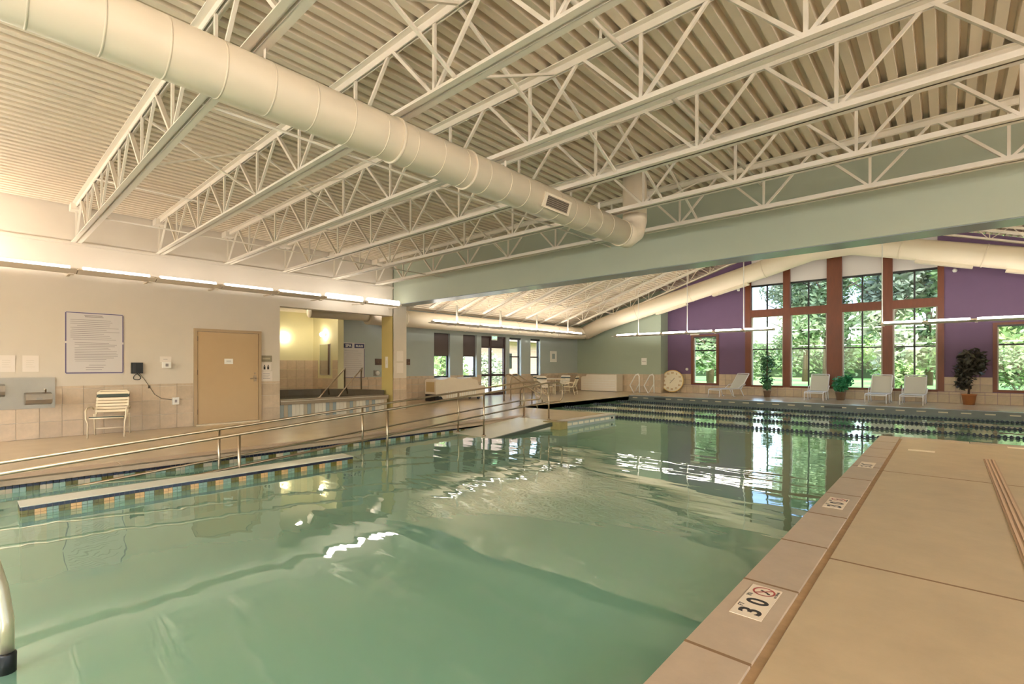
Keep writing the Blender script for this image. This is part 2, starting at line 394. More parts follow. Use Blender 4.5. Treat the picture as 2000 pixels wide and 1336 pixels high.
# water: one L shaped surface
b = B()
b.add([(-8.19, -3.2, WZ), (-.951, -3.2, WZ), (-.951, 11.65, WZ), (-6.749, 11.65, WZ), (-6.749, 9.6, WZ), (-8.19, 9.45, WZ)], [(0, 1, 2, 3, 4, 5)])
b.add([(-10.4, 11.65, WZ), (6.6, 11.65, WZ), (6.6, 19.4, WZ), (-10.4, 19.4, WZ)], [(0, 1, 2, 3)])
tag(b.build('pool_water', M_water), 'green turquoise pool water reflecting ceiling lights and windows', 'water', kind='stuff')

# ---------------------------------------------------------------- near hall walls
SPY0, SPY1, SPZ = 5.19, 8.48, 2.79
b = B()
for a, c, d, e in cells([YB, BY0], [0, ZT + .1], [(SPY0, SPY1, 0, SPZ)]): b.box(XL - .25, XL, a, c, d, e)
b.box(XL - .25, XL, 8.48, BY0, 0, ZT + .1)
wall_left = struct(b.build('wall_left', M_lwall), 'warm white long wall with tile base, door and spa opening', 'wall')
b = B(); RW = [(-3.2, -.6, .9, 3.0), (.2, 2.8, .9, 3.0), (3.6, 6.2, .9, 3.0)]
for a, c, d, e in cells([YB, BY0], [0, ZT + .1], RW): b.box(XR, XR + .25, a, c, d, e)
wall_right = struct(b.build('wall_right', M_lwall), 'warm white wall beside the right deck', 'wall')
b = B(); KW = [(-11.0, -8.0, .9, 3.0), (-6.8, -3.8, .9, 3.0), (-2.6, .4, .9, 3.0), (1.6, 4.6, .9, 3.0)]
for a, c, d, e in cells([XL - .25, XR + .25], [0, ZT + .1], KW): b.box(a, c, YB - .25, YB, d, e)
wall_back = struct(b.build('wall_back', M_lwall), 'warm white wall behind the viewpoint', 'wall')
b = B()
b.prism([(XL - .57, 3.13), (XR + .3, 3.13), (XR + .3, roofz(XR + .3)), (RID, roofz(RID)), (XL - .57, roofz(XL - .57))], 'y', BY0, BY1)
beam = struct(b.build('wall_beam', M_teal), 'deep sage green beam wall spanning above the pool between the two halls', 'beam')
B().box(XL, XR, BY0 + .02, BY1 - .02, 3.118, 3.13).build('beam_soffit', mat('satin soffit with blue daylight cast', (150, 160, 164), .25), beam)  # blue cast of window daylight put into the soffit colour
b = B(); b.box(XL - .57, XL + .0, 8.48, 8.97, 0, 3.13)
column = struct(b.build('wall_column', M_lwall), 'warm white column between spa opening and far hall', 'column')
B().box(XL - .57, XL - .001, 8.474, 8.48, 0, SPZ).build('side_panel', M_yellow2, column)
b = B(); b.box(XR - .0, XR + .57, BY0, BY1, 0, 3.13); struct(b.build('wall_column', M_lwall), 'warm white column at the right end of the beam, out of view', 'column')
struct(B().box(XL, XL + .025, YB, BY0, 3.60, 3.66).build('trim_1', M_lwall), 'thin ledge running along the long wall under the joist ends', 'trim')
# wall tiles
TW = .305
def tile_field(parent, axis, pos, u0, u1, z_rows, holes=(), thick=.012, sign=1):
    """individual wall tiles; axis 'x': wall plane X=pos, tiles along Y ; axis 'y': plane Y=pos, tiles along X"""
    n = max(1, round((u1 - u0) / TW)); w = (u1 - u0) / n; cache = {}
    for za, zb in z_rows:
        k = (round(zb - za, 3)); g = .004
        if k not in cache:
            cache[k] = (B().box(0, thick * sign, g, w - g, g, k - g) if axis == 'x' else B().box(g, w - g, 0, thick * sign, g, k - g)).mesh('wall_tile', M_tile)
        for i in range(n):
            u = u0 + i * w
            if any(u + w > h[0] + .02 and u < h[1] - .02 and zb > h[2] + .02 and za < h[3] - .02 for h in holes): continue
            inst('wall_tile', cache[k], (pos, u, za) if axis == 'x' else (u, pos, za), parent)
ROWS = [(0, .3), (.3, .6), (.6, .89), (.89, .945)]
tile_field(wall_left, 'x', XL, -.9, 3.33, ROWS); tile_field(wall_left, 'x', XL, 4.75, SPY0, ROWS)
tile_field(column, 'x', XL, 8.485, 8.965, ROWS)
# near ceiling: corrugated deck, ribs along Y
def corrugated(x0, x1, y0, y1, zf, pitch=.155, depth=.07):
    b = B(); xs = []
    x = x0
    while x < x1:
        for dx, up in ((0, 0), (.078, 0), (.094, 1), (.139, 1), (.155, 0)): xs.append((min(x + dx, x1), up))
        x += pitch
    k = 0; vs = []; fs = []
    for x, up in xs:
        z = zf(x) + depth * up; vs += [(x, y0, z), (x, y1, z)]
    for i in range(len(xs) - 1): fs.append((2 * i, 2 * i + 1, 2 * i + 3, 2 * i + 2))
    b.add(vs, fs); b.add([(x0, y0, zf(x0) + .2), (x0, y1, zf(x0) + .2), (x1, y1, zf(x1) + .2), (x1, y0, zf(x1) + .2)], [(0, 1, 2, 3)])
    return b
struct(corrugated(XL - .1, XR + .1, YB - .1, BY0 + .05, lambda x: ZT).build('ceiling', M_deck), 'cream corrugated metal roof deck over the near pool', 'ceiling')
struct(corrugated(FXL - .3, RID, BY1 - .4, FY + .3, roofz).build('ceiling', M_deck), 'cream corrugated roof slope rising from the narrow windows to the ridge', 'ceiling')
struct(corrugated(RID, FXR + .3, BY1 - .4, FY + .3, roofz).build('ceiling', M_deck), 'cream corrugated roof slope falling to the right of the ridge', 'ceiling')

# added windows in the unseen walls, letting extra daylight in
for i, (u0, u1, z0, z1) in enumerate(RW + KW):
    w = tag(bpy.data.objects.new('window_%d' % (11 + i), None), 'added unseen clear window in the %s' % ('wall right of the pool deck' if i < 3 else 'wall behind the viewpoint'), 'window', 'added daylight windows outside the view', 'structure'); COL.objects.link(w)
    w.location = (XR, u0, 0) if i < 3 else (u0, YB - .25, 0); L = u1 - u0
    def wb(a, c, d, e, p, q, n, m): (B().box(p, q, a, c, d, e) if i < 3 else B().box(a, c, p, q, d, e)).build(n, m, w)
    for a, c in ((0, .06), (L / 2 - .03, L / 2 + .03), (L - .06, L)): wb(a, c, z0, z1, .08, .16, 'frame_stile', M_dark)
    for d, e in ((z0, z0 + .06), (z1 - .06, z1)): wb(.06, L - .06, d, e, .08, .16, 'frame_rail', M_dark)
    wb(.06, L - .06, z0 + .06, z1 - .06, .117, .123, 'pane', M_glass)
# ---------------------------------------------------------------- near joists
def chord(b, p0, p1, flip):
    """double angle between p0 and p1 (both in an XZ line at local y 0)"""
    (x0, z0), (x1, z1) = p0, p1
    for s in (-1, 1):
        for (ya, yb, za, zb) in ((.010, .074, 0, .01), (.010, .020, 0, .075)):
            if flip: za, zb = -zb, -za
            ya2, yb2 = sorted((s * ya, s * yb))
            b.add([(x0, ya2, z0 + za), (x0, yb2, z0 + za), (x0, yb2, z0 + zb), (x0, ya2, z0 + zb), (x1, ya2, z1 + za), (x1, yb2, z1 + za), (x1, yb2, z1 + zb), (x1, ya2, z1 + zb)],
                  [(0, 1, 2, 3), (7, 6, 5, 4), (0, 4, 5, 1), (1, 5, 6, 2), (2, 6, 7, 3), (3, 7, 4, 0)])
    return b
NS = 1.27; HJ = ZT - ZB
me_top = chord(B(), (XL + .02, ZT), (XR - .02, ZT), True).mesh('top_chord', M_steel)
me_bot = chord(B(), (XL + .14, ZB), (XR - .14, ZB), False).mesh('bottom_chord', M_steel)
me_diag = B().bar((0, 0, .03), (-.62, 0, HJ - .03), .045, .03).mesh('web_bar', M_steel)
me_diag2 = B().bar((0, 0, .03), (.62, 0, HJ - .03), .028, .028).mesh('web_bar', M_steel)
me_vert = B().bar((0, 0, .03), (0, 0, HJ - .03), .03, .026).mesh('web_bar', M_steel)
me_seat = B().box(0, .28, -.09, .09, -.12, .0).mesh('bearing_seat', M_steel)
ordw = ['nearest the sage beam', 'second from the sage beam', 'third from the sage beam', 'fourth from the sage beam', 'fifth from the sage beam', 'sixth from the sage beam, leftmost', 'seventh from the sage beam, overhead']
JY = [7.85 - 1.29 * k for k in range(6)]
for i, jy in enumerate(JY):
    j = thing('roof_joist', (0, jy, 0), 'cream open web steel roof joist, ' + ordw[i], 'joist', 'near hall roof joists')
    inst('top_chord', me_top, (0, 0, 0), j); inst('bottom_chord', me_bot, (0, 0, 0), j)
    inst('bearing_seat', me_seat, (XL + .01, 0, ZT), j)
    x = -.75 - NS * 9
    while x < XR - .3:
        if x - .62 > XL + .05: inst('web_bar', me_diag, (x, 0, ZB), j)
        inst('web_bar', me_diag2, (x, .0, ZB), j); inst('web_bar', me_vert, (x, 0, ZB), j); x += NS
# bridging between joists
br = thing('joist_bridging', (0, 4, ZB), 'thin cream bridging rods tying the near roof joists together', 'bridging')
for x in (-9.9, -4.9):
    for z in (.02, HJ - .1): B().tube([(x, -2.65, z), (x, 4.4, z)], .013, 6).build('rod', M_steel, br)
for x in (-7.1, -3.0):
    for k in range(5):
        y0, y1 = JY[k] - 4, JY[k + 1] - 4
        B().bar((x, y0, .05), (x, y1, HJ - .05), .03, .02).build('cross_brace', M_steel, br)
        B().bar((x + .03, y0, HJ - .05), (x + .03, y1, .05), .03, .02).build('cross_brace', M_steel, br)
# sprinkler pipe along Y
sp = thing('sprinkler_pipe', (-2.2, 4, 4.2), 'thin cream sprinkler pipe running under the corrugated deck', 'pipe')
B().tube([(0, -7.5, 0), (0, 4.45, 0)], .022, 8).build('pipe', M_steel, sp)
for y in (-2.9, -.4, 2.1): B().tube([(0, y, 0), (0, y, -.08), (.0, y, -.1)], .012, 6, radii=[.012, .012, .022]).build('sprinkler_head', M_steel, sp)

# ---------------------------------------------------------------- near duct
DX, DZ, DR = -3.69, 3.335, .187
d = thing('air_duct', (DX, 3, DZ), 'large cream round air duct crossing under the near joists with upturned elbow', 'duct')
B().tube([(0, -6.9, 0), (0, 3.62, 0)], DR, 32).build('duct_run', M_duct, d)
B().tube([(0, 3.60, 0), (0, 3.80, 0), (0, 3.98, .10), (0, 4.06, .27), (0, 4.06, .36)], DR, 32).build('elbow', M_duct, d)
B().tube([(0, 4.06, .35), (0, 4.06, 1.03)], DR * .99, 32).build('riser', M_duct, d)
me_ring = B().tube([(0, -.006, 0), (0, .006, 0)], DR + .0016, 32).mesh('seam_ring', M_duct)
me_fl = B().tube([(0, -.013, 0), (0, .013, 0)], DR + .013, 32).mesh('flange_ring', M_duct)
y = -6.5
while y < 3.4: inst('seam_ring', me_ring, (0, y, 0), d); y += .31
for y in (2.55 - 3, 3.42 - 3, 3.60): inst('flange_ring', me_fl, (0, y, 0), d)
# register grille on the camera side
Mr = Matrix.Rotation(math.radians(20), 4, 'Y')
g = B(); g.box(DR - .01, DR + .012, 1.5, 2.02, -.085, .085, Mr); gr = g.build('register_frame', M_duct, d)
B().box(DR + .01, DR + .0125, 1.55, 1.97, -.06, .06, Mr).build('register_opening', mat('dark register', (96, 84, 72), .6), gr)
for k in range(6): B().box(DR + .012, DR + .02, 1.55, 1.97, -.056 + .021 * k, -.05 + .021 * k, Mr).build('louver', mat('grey louver', (150, 136, 118), .5), gr)
for y in (-1.55, 1.03, 3.0):   # hangers
    B().bar((.0, y, DR), (.0, y, ZB - DZ + .02), .03, .004).build('hanger_strap', M_steel, d)

# ---------------------------------------------------------------- strip lights
def make_strip(name='strip_light'):
    """1.16 m uplight: tray below, glowing lens above, along local Y"""
    o = thing(name, (0, 0, 0), 'x', 'light')
    L = .50
    B().prism([(-.235, 0), (-.06, -.05), (.06, -.05), (.235, 0), (.23, .004), (-.23, .004)], 'y', -.579, .579).build('housing', M_lamphouse, o)
    B().prism([(-.05, .005), (-.06, .045), (-.03, .083), (.03, .083), (.06, .045), (.05, .005)], 'y', -L, L).build('lens', M_tube, o)
    for s in (-1, 1):
        a, c = sorted((s * .502, s * .579)); B().prism([(-.06, .004), (-.05, .05), (.05, .05), (.06, .004)], 'y', a, c).build('end_cap', M_lamphouse, o)
    return o
proto = make_strip(); used = [False]
me_br = B().box(-.5, -.02, -.02, .02, -.045, -.02).box(-.04, .04, -.035, .035, -.075, -.02).mesh('wall_bracket', M_lamphouse)
me_pend = None
lens_fill = [c for c in proto.children if c.name.startswith('lens')][0].data.copy(); lens_fill.materials[0] = M_fill_bright
lens_fill_beam = lens_fill.copy(); lens_fill_beam.materials[0] = M_fill_beam
lens_far = lens_fill.copy(); lens_far.materials[0] = M_tube_far
def brighten(o, d=None):
    for c in o.children:
        if c.name.startswith('lens'): c.data = d or lens_fill
    return o
def strip(loc, rz, label, group):
    if not used[0]:
        used[0] = True; proto.location = loc; proto.rotation_euler = (0, 0, rz); proto['label'] = label; proto['group'] = group; return proto
    return copy_tree(proto, loc, rz, label, group)
ords = ['first', 'second', 'third', 'fourth', 'fifth', 'sixth', 'seventh', 'eighth', 'ninth', 'tenth', 'eleventh', 'twelfth']
made = []
for i in range(7):
    made.append((strip((XL + .5, .77 + 1.175 * i, 3.04), 0, 'lit strip light on the long warm white wall, %s from the left edge' % ords[i], 'strip lights on the long wall'), True))
for i in range(3): made.append((brighten(strip((XL + .5, -.405 - 1.175 * i, 3.04), 0, 'added bright strip light on the long warm white wall beyond the left edge', 'added strip lights on the long wall, outside the view')), True))  # added past the left edge, brighter than the visible row, as fill
for i in range(10): made.append((brighten(strip((XR - .5, -3.0 + 1.21 * i, 3.04), math.pi, 'added bright strip light on the wall behind the right deck', 'added strip lights on the right wall, outside the view')), True))  # added out of view to brighten the near hall from the right
for i in range(12): made.append((brighten(strip((-10.8 + 1.3 * i, YB + .5, 3.04), math.pi / 2, 'added bright strip light on the wall behind the viewpoint', 'added strip lights on the back wall, outside the view')), True))  # added behind the viewpoint to brighten the near hall
me_open_h = B().prism([(-.05, 0), (-.03, -.04), (.03, -.04), (.05, 0)], 'y', -.57, .57).mesh('housing', M_lamphouse)
me_open_l = B().prism([(-.05, 0), (-.085, .05), (-.075, .10), (-.035, .135), (.035, .135), (.075, .10), (.085, .05), (.05, 0)], 'y', -.5, .5).mesh('lens', M_tube_open)
for o, w in made[5:7]:
    for c in o.children:
        if c.name.startswith('housing'): c.data = me_open_h
        if c.name.startswith('lens'): c.data = me_open_l
for o, w in made: inst('wall_bracket', me_br, (0, .52, 0), o)
def pendant(o, y, L): B().tube([(0, y, -.03), (0, y, L)], .017, 8).build('pendant_rod', M_white, o)
yy = [11.35, 12.5, 13.66, 14.82, 15.98, 17.14, 18.3, 19.46]
for i, y in enumerate(yy):
    o = brighten(strip((-13.3, y, 2.83), 0, 'lit pendant strip light beside the far wall duct, %s from the column' % ords[i], 'pendant lights by the narrow windows'), lens_far)
    pendant(o, .55 if i % 2 == 0 else -.55, roofz(-13.3) - .5 - 2.83)
xx = [-11.4, -10.24, -9.08, -7.92, -6.76, -5.6]
for i, x in enumerate(xx):
    o = brighten(strip((x, 21.0, 2.74), math.pi / 2, 'lit pendant strip light left of the tall windows, %s in its row' % ords[i], 'pendant lights along the purple wall'), lens_far)
    if i in (1, 3, 5): pendant(o, .55, roofz(x) + .03 - 2.74)
for i in range(5):
    o = brighten(strip((-1.12 + 1.16 * i, 21.0, 2.74), math.pi / 2, 'lit pendant strip light right of the tall windows, %s in its row' % ords[i], 'pendant lights along the purple wall, right row'), lens_far)
    if i in (0, 2, 4): pendant(o, .55 if i == 0 else -.55, roofz(-1.12 + 1.16 * i) + .03 - 2.74)
for i in range(8): pendant(brighten(strip((6.6, 11.35 + 1.16 * i, 2.83), math.pi, 'added bright pendant strip light along the far right wall', 'added pendant lights outside the view')), .3, roofz(6.6) - .55 - 2.83)  # added unseen row to brighten the far hall
for i in range(12): inst('wall_bracket', me_br, (0, .52, 0), brighten(strip((-10.6 + 1.3 * i, BY1 + .5, 3.62), math.pi / 2, 'added bright strip light on the hidden back face of the sage beam', 'added strip lights behind the beam, outside the view'), lens_fill_beam))  # added where the beam hides them, to light the far ceiling and gable

# ---------------------------------------------------------------- far hall walls
PZ = .92
wins = [(12.37, 13.2, .84, 2.62), (13.92, 14.72, .84, 2.62), (15.0, 16.6, 0, 2.62), (16.83, 17.66, .84, 2.62), (18.36, 19.12, .84, 2.62)]
b = B()
for a, c, d0, e in cells([8.2, GY + .2], [0, EAVE + .02], wins): b.box(FXL - .22, FXL, a, c, d0, e)
wall_fl = struct(b.build('wall_far_left', M_blue), 'blue grey side wall with narrow windows and glass door', 'wall')
for u0, u1 in ((8.2, 15.0), (16.6, GY)): tile_field(wall_fl, 'x', FXL, u0, u1, [(0, .3), (.3, .6), (.6, .83)])
for u0, u1 in ((8.2, 12.37), (13.2, 13.92), (14.72, 15.0), (16.6, 16.83), (17.66, 18.36), (19.12, GY)): tile_field(wall_fl, 'x', FXL, u0, u1, [(.83, .92)])
wall_green = struct(B().prism([(FXL - .2, 0), (JX, 0), (JX, roofz(JX)), (FXL - .2, roofz(FXL - .2))], 'y', GY, FY).build('wall_far_corner', M_green), 'grey green wall at the far corner with tile base', 'wall')
tile_field(wall_green, 'y', GY, FXL, JX, ROWS[:3], sign=-1)
BW = (-6.72, -.08, .40, 9)
SW1, SW2, SW3 = (-9.16, -7.87, .42, 2.77), (1.15, 2.5, .42, 2.77), (3.2, 4.5, .42, 2.77)
b = B()
for a, c, d0, e in cells([JX, FXR], [0, EAVE], [(-6.72, -.08, .40, EAVE), SW1, SW2, SW3]): b.box(a, c, FY, FY + .22, d0, e)
b.prism([(JX, EAVE), (-6.72, EAVE), (-6.72, roofz(-6.72)), (JX, roofz(JX))], 'y', FY, FY + .22)
b.prism([(-.08, EAVE), (FXR, EAVE), (FXR, roofz(FXR)), (-.08, roofz(-.08))], 'y', FY, FY + .22)
wall_far = struct(b.build('wall_far', M_purple), 'purple gable wall with the tall wood framed windows', 'wall')
tile_field(wall_far, 'y', FY, JX + .02, 3.4, [(0, .3), (.3, .395)], sign=-1)
for u0, u1 in ((JX + .02, -9.16), (-7.87, -6.72), (-.08, 1.15), (2.5, 3.2)): tile_field(wall_far, 'y', FY, u0, u1, [(.4, .66), (.66, PZ)], sign=-1)
for u0, u1 in ((-6.72, -6.49), (-.26, -.08)): B().box(u0, u1, FY - .06, FY + .22, 5.25, min(roofz(u0), roofz(u1))).build('gable_fill', M_purple, wall_far)
B().box(JX, JX + .01, GY, FY, 0, PZ).build('return_tile', M_tile, wall_far)
struct(B().box(FXR, FXR + .25, BY0, FY + .2, 0, EAVE + .1).build('wall_far_right', M_blue), 'blue grey wall on the far right, out of view', 'wall')
struct(B().box(XR + .25, FXR + .2, BY0, BY1, 0, 6).build('wall_far_front', M_blue), 'wall closing the far hall beside the beam, out of view', 'wall')
# spa alcove
b = B(); b.box(-16.5, -16.28, 4.0, 8.2, 0, 3.1); b.box(-16.28, -14.62, 8.0, 8.2, 0, 3.1); b.box(-16.5, XL - .25, 3.9, 4.1, 0, 3.1)
wall_spa = struct(b.build('wall_spa', M_yellow), 'pale yellow walls of the spa alcove with tile base', 'wall')
tile_field(wall_spa, 'x', -16.28, 4.1, 8.0, [(.3, .6), (.6, .9), (.9, 1.2), (1.2, 1.5)]); tile_field(wall_spa, 'y', 8.0, -16.28, -14.62, [(.3, .6), (.6, .9), (.9, 1.2), (1.2, 1.5)], sign=-1, holes=[(-15.8, -15.1, .98, 2.1)])
struct(B().box(-16.5, XL - .25, 3.9, 8.9, 3.1, 3.2).build('ceiling_spa', M_lwall), 'flat cream ceiling over the spa alcove', 'ceiling')
struct(B().box(FXL - .2, XL - .57, 8.9, 9.1, 3.32, 4.6).build('wall_spa_header', M_lwall), 'cream wall strip above the spa alcove end', 'wall')

# ---------------------------------------------------------------- far joists
def far_joist():
    o = thing('sloped_roof_joist', (0, 0, 0), 'x', 'joist', 'sloped joists of the far hall')
    D = .52
    chord(B(), (FXL + .05, roofz(FXL + .05) - .01), (RID - .02, roofz(RID) - .02), True).build('top_chord', M_steel, o)
    xb = -13.7
    chord(B(), (xb, roofz(xb) - D), (RID - .1, roofz(RID - .1) - D), False).build('bottom_chord', M_steel, o)
    w = B(); x = xb + .3
    while x < RID - .7:
        for dx in (-.45, 0, .45): w.bar((x, 0, roofz(x) - D + .02), (x + dx, 0, roofz(x + dx) - .04), .028, .022)
        x += .95
    w.build('web', M_steel, o); return o
fj = far_joist(); fy = [9.7 + 1.32 * k for k in range(10)]
for k, y in enumerate(fy):
    lab = 'cream sloped roof joist over the left of the far hall, %s beyond the beam' % ords[k]
    if k == 0: fj.location = (0, y, 0); fj['label'] = lab
    else: copy_tree(fj, (0, y, 0), 0, lab)
# right slope: mirrored copies
M2 = None
for k, y in enumerate(fy):
    o = thing('sloped_roof_joist', (2 * RID, y, 0), 'cream sloped roof joist right of the ridge, %s beyond the beam' % ords[k], 'joist', 'sloped joists right of the ridge', rz=math.pi)
    for c in fj.children: inst(c.name.split('.')[0], c.data, (0, 0, 0), o)
# bridging rods of the far hall
br2 = thing('ridge_bridging', (0, 16, 3), 'thin cream bridging rods along the sloped joists of the far hall', 'bridging')
for x in (-12.2, -9.2, -6.2, -.6, 2.2): B().tube([(x, -6.9, roofz(x) - .5 - 3), (x, 5.6, roofz(x) - .5 - 3)], .016, 6).build('rod', M_steel, br2)

# ---------------------------------------------------------------- far ducts
d2 = thing('gable_air_duct', (RID, 21.75, 3), 'cream round air duct climbing along the gable of the purple wall', 'duct')
P = [(-14.2, 3.02), (-13.3, 3.38), (-12.28, 3.67), (-5.47, 5.30), (-3.9, 5.72), (-2.6, 5.76), (-1.4, 5.46), (1.78, 4.6), (6.6, 3.3)]
B().tube([(x - RID, 0, z - 3) for x, z in P], .36, 24).build('duct_run', M_duct, d2)
def along(x):
    for (xa, za), (xb, zb) in zip(P, P[1:]):
        if xa <= x <= xb: t = (x - xa) / (xb - xa); return Vector((x - RID, 0, za + t * (zb - za) - 3)), Vector((xb - xa, 0, zb - za)).normalized()
for x in (-11.2, -8.6, -5.6, -1.2, .9):
    p, t = along(x); B().tube([p - t * .02, p + t * .02], .375, 24).build('flange_ring', M_duct, d2)
for x in (-9.6, -7.0, .0, 2.2):
    p, t = along(x); a = math.atan2(t.z, t.x); Mx = Matrix.Translation(p) @ Matrix.Rotation(-a, 4, 'Y')
    B().box(-.75, .75, -.12, .12, -.44, -.3, Mx).build('register', M_duct, d2)
d3 = thing('side_air_duct', (-14.45, 15, 2.99), 'cream round air duct running level above the narrow windows', 'duct')
B().tube([(0, -6.05, 0), (0, 6.2, 0), (.12, 6.6, .02), (.5, 6.75, .05)], .30, 24).build('duct_run', M_duct, d3)
for y in (-4.6, -1.6, 1.4, 4.4): B().tube([(0, y - .015, 0), (0, y + .015, 0)], .315, 24).build('flange_ring', M_duct, d3)
B().tube([(0, -6.05, -.04), (.22, -6.4, -.05), (.25, -8.15, -.08)], .16, 20).build('branch_duct', M_duct, d3)

# ---------------------------------------------------------------- tall windows
w1 = tag(bpy.data.objects.new('window_1', None), 'tall wood framed four bay window group in the purple gable wall', 'window', kind='structure'); COL.objects.link(w1); w1.location = (RID, FY, 0)
def X(x): return x - RID
bays = [(-6.49, -5.21, -5.86), (-4.95, -3.63, -4.29), (-3.12, -1.83, -2.47), (-1.53, -.26, -.90)]
posts = [(-6.72, -6.49), (-5.21, -4.95), (-3.63, -3.12), (-1.83, -1.53), (-.26, -.08)]
for a, c in posts:
    zt = 5.25 if a < -6.6 or a > -.3 else min(roofz(a), roofz(c))
    B().box(X(a), X(c), -.05, .22, .40, zt).build('post', M_wood, w1)
for a, c, m in bays:
    B().box(X(a), X(c), -.04, .22, .38, .46).build('sill', M_wood, w1)
    B().box(X(a), X(c), -.04, .22, 3.44, 3.76).build('rail', M_wood, w1)
    for z0, z1 in ((.46, 2.0), (2.05, 3.44), (3.76, 4.80)):
        for x0, x1 in ((a, m - .025), (m + .025, c)):
            B().box(X(x0), X(x1), .118, .124, z0, z1).build('pane', M_glassg if z0 > 3.5 else M_glass, w1)
    fr = B().box(X(m - .028), X(m + .028), .09, .15, .46, 3.44).build('mullion', M_dark, w1); B().box(X(m - .028), X(m + .028), .09, .15, 3.76, 4.8).build('mullion', M_dark, w1)
    B().box(X(a), X(c), .09, .15, 2.0, 2.05).build('crossbar', M_dark, w1); B().box(X(a), X(c), .09, .15, 4.78, 4.86).build('crossbar', M_dark, w1)
    for s, e in ((a, a + .05), (c - .05, c)):
        B().box(X(s), X(e), .06, .16, .46, 3.44).build('side_bead', M_path, w1)
    zt = roofz(a if a < RID else c)
    za, zb = roofz(a), roofz(c)
    b = B().prism([(X(a), 4.86), (X(c), 4.86), (X(c), zb), (X(a), za)], 'y', .06, .09); b.build('roller_shade', M_blind, w1)
def small_window(name, r, label, top_shade=0):
    x0, x1, z0, z1 = r
    w = tag(bpy.data.objects.new(name, None), label, 'window', kind='structure'); COL.objects.link(w); w.location = (x0, FY, 0); W = x1 - x0
    B().box(0, .11, -.04, .22, z0, z1).build('frame_stile', M_wood, w); B().box(W - .11, W, -.04, .22, z0, z1).build('frame_stile', M_wood, w)
    B().box(.11, W - .11, -.04, .22, z0, z0 + .08).build('frame_rail', M_wood, w); B().box(.11, W - .11, -.04, .22, z1 - .08, z1).build('frame_rail', M_wood, w)
    B().box(.11, W - .11, .09, .15, 2.0, 2.06).build('crossbar', M_dark, w)
    B().box(.11, W - .11, .118, .124, z0 + .08, 2.0).build('pane', M_glass, w); B().box(.11, W - .11, .118, .124, 2.06, z1 - .08).build('pane', M_glass, w)
    for s in (.11, W - .15): B().box(s, s + .04, .06, .16, z0 + .08, z1 - .08).build('side_bead', M_path, w)
    B().box(.11, W - .11, -.02, .05, z1 - .14, z1 - .07).build('shade_cassette', M_dark, w)
small_window('window_2', SW1, 'wood framed window between the clock and the tall windows')
small_window('window_3', SW2, 'wood framed window right of the dusky potted tree')
small_window('window_4', SW3, 'wood framed window beyond the right edge of the view')
# narrow windows in the side wall
names = ['narrow window nearest the column with dark half drawn shade', 'narrow window left of the glass door with dark half drawn shade', None, 'narrow window just right of the glass door', 'narrow window farthest from the column']
for i, (y0, y1, z0, z1) in enumerate(wins):
    if i == 2: continue
    w = tag(bpy.data.objects.new('window_%d' % (5 + i), None), names[i], 'window', kind='structure'); COL.objects.link(w); w.location = (FXL, y0, 0); W = y1 - y0
    for a, c in ((0, .05), (W - .05, W)): B().box(-.2, -.13, a, c, z0, z1).build('frame_stile', M_dark, w)
    for a, c in ((z0, z0 + .06), (z1 - .06, z1), (1.70, 1.76)): B().box(-.2, -.13, .05, W - .05, a, c).build('frame_rail', M_dark, w)
    B().box(-.17, -.164, .05, W - .05, z0 + .06, 1.70).build('pane', M_glass, w); B().box(-.17, -.164, .05, W - .05, 1.76, z1 - .06).build('pane', M_glass, w)
    if i < 2: B().box(-.12, -.11, .0, W, 1.72, z1 - .02).build('roller_shade', M_shade, w)
    else: B().box(-.12, -.05, .0, W, z1 - .09, z1).build('shade_cassette', M_dark, w)
# glass door
dw = tag(bpy.data.objects.new('door_2', None), 'dark framed glass exit door with sidelight in the blue grey wall', 'door', kind='structure'); COL.objects.link(dw); dw.location = (FXL, 15.0, 0)
for a, c in ((0, .06), (.58, .70), (1.50, 1.6)): B().box(-.16, -.06, a, c, 0, 2.62).build('door_stile', M_mull, dw)
for a, c in ((.06, .58), (.70, 1.50)):
    for z0, z1 in ((0, .12), (.84, .94), (2.1, 2.18), (2.54, 2.62)): B().box(-.15, -.07, a, c, z0, z1).build('door_rail', M_mull, dw)
    for z0, z1 in ((.12, .84), (.94, 2.1)): B().box(-.115, -.109, a, c, z0, z1).build('pane', M_glass, dw)
    B().box(-.115, -.105, a, c, 2.18, 2.54).build('transom_shade', M_shade, dw)
B().tube([(-.06, .76, 1.0), (.0, .76, 1.0), (.0, 1.42, 1.0), (-.06, 1.42, 1.0)], .014, 8).build('push_bar', M_dark, dw)
ex = thing('exit_sign', (FXL + .03, 15.75, 2.55), 'small lit green exit sign above the glass door', 'sign')
B().box(0, .05, -.17, .17, -.11, .11).build('sign_body', M_white, ex)
B().box(.05, .053, -.15, .15, -.09, .09).build('sign_face', mat('white exit face', (214, 232, 214), .4), ex)
inst('exit_lettering', text_mesh('EXIT', .15, M_exit, 'exit_lettering', bold=.003), (.0545, 0, 0), ex, rot=(math.pi / 2, 0, math.pi / 2))

# ---------------------------------------------------------------- left wall fittings (local frame: x out of wall, y along wall)
def wall_item(name, y, z, label, cat, x=XL, group=None): return thing(name, (x, y, z), label, cat, group)
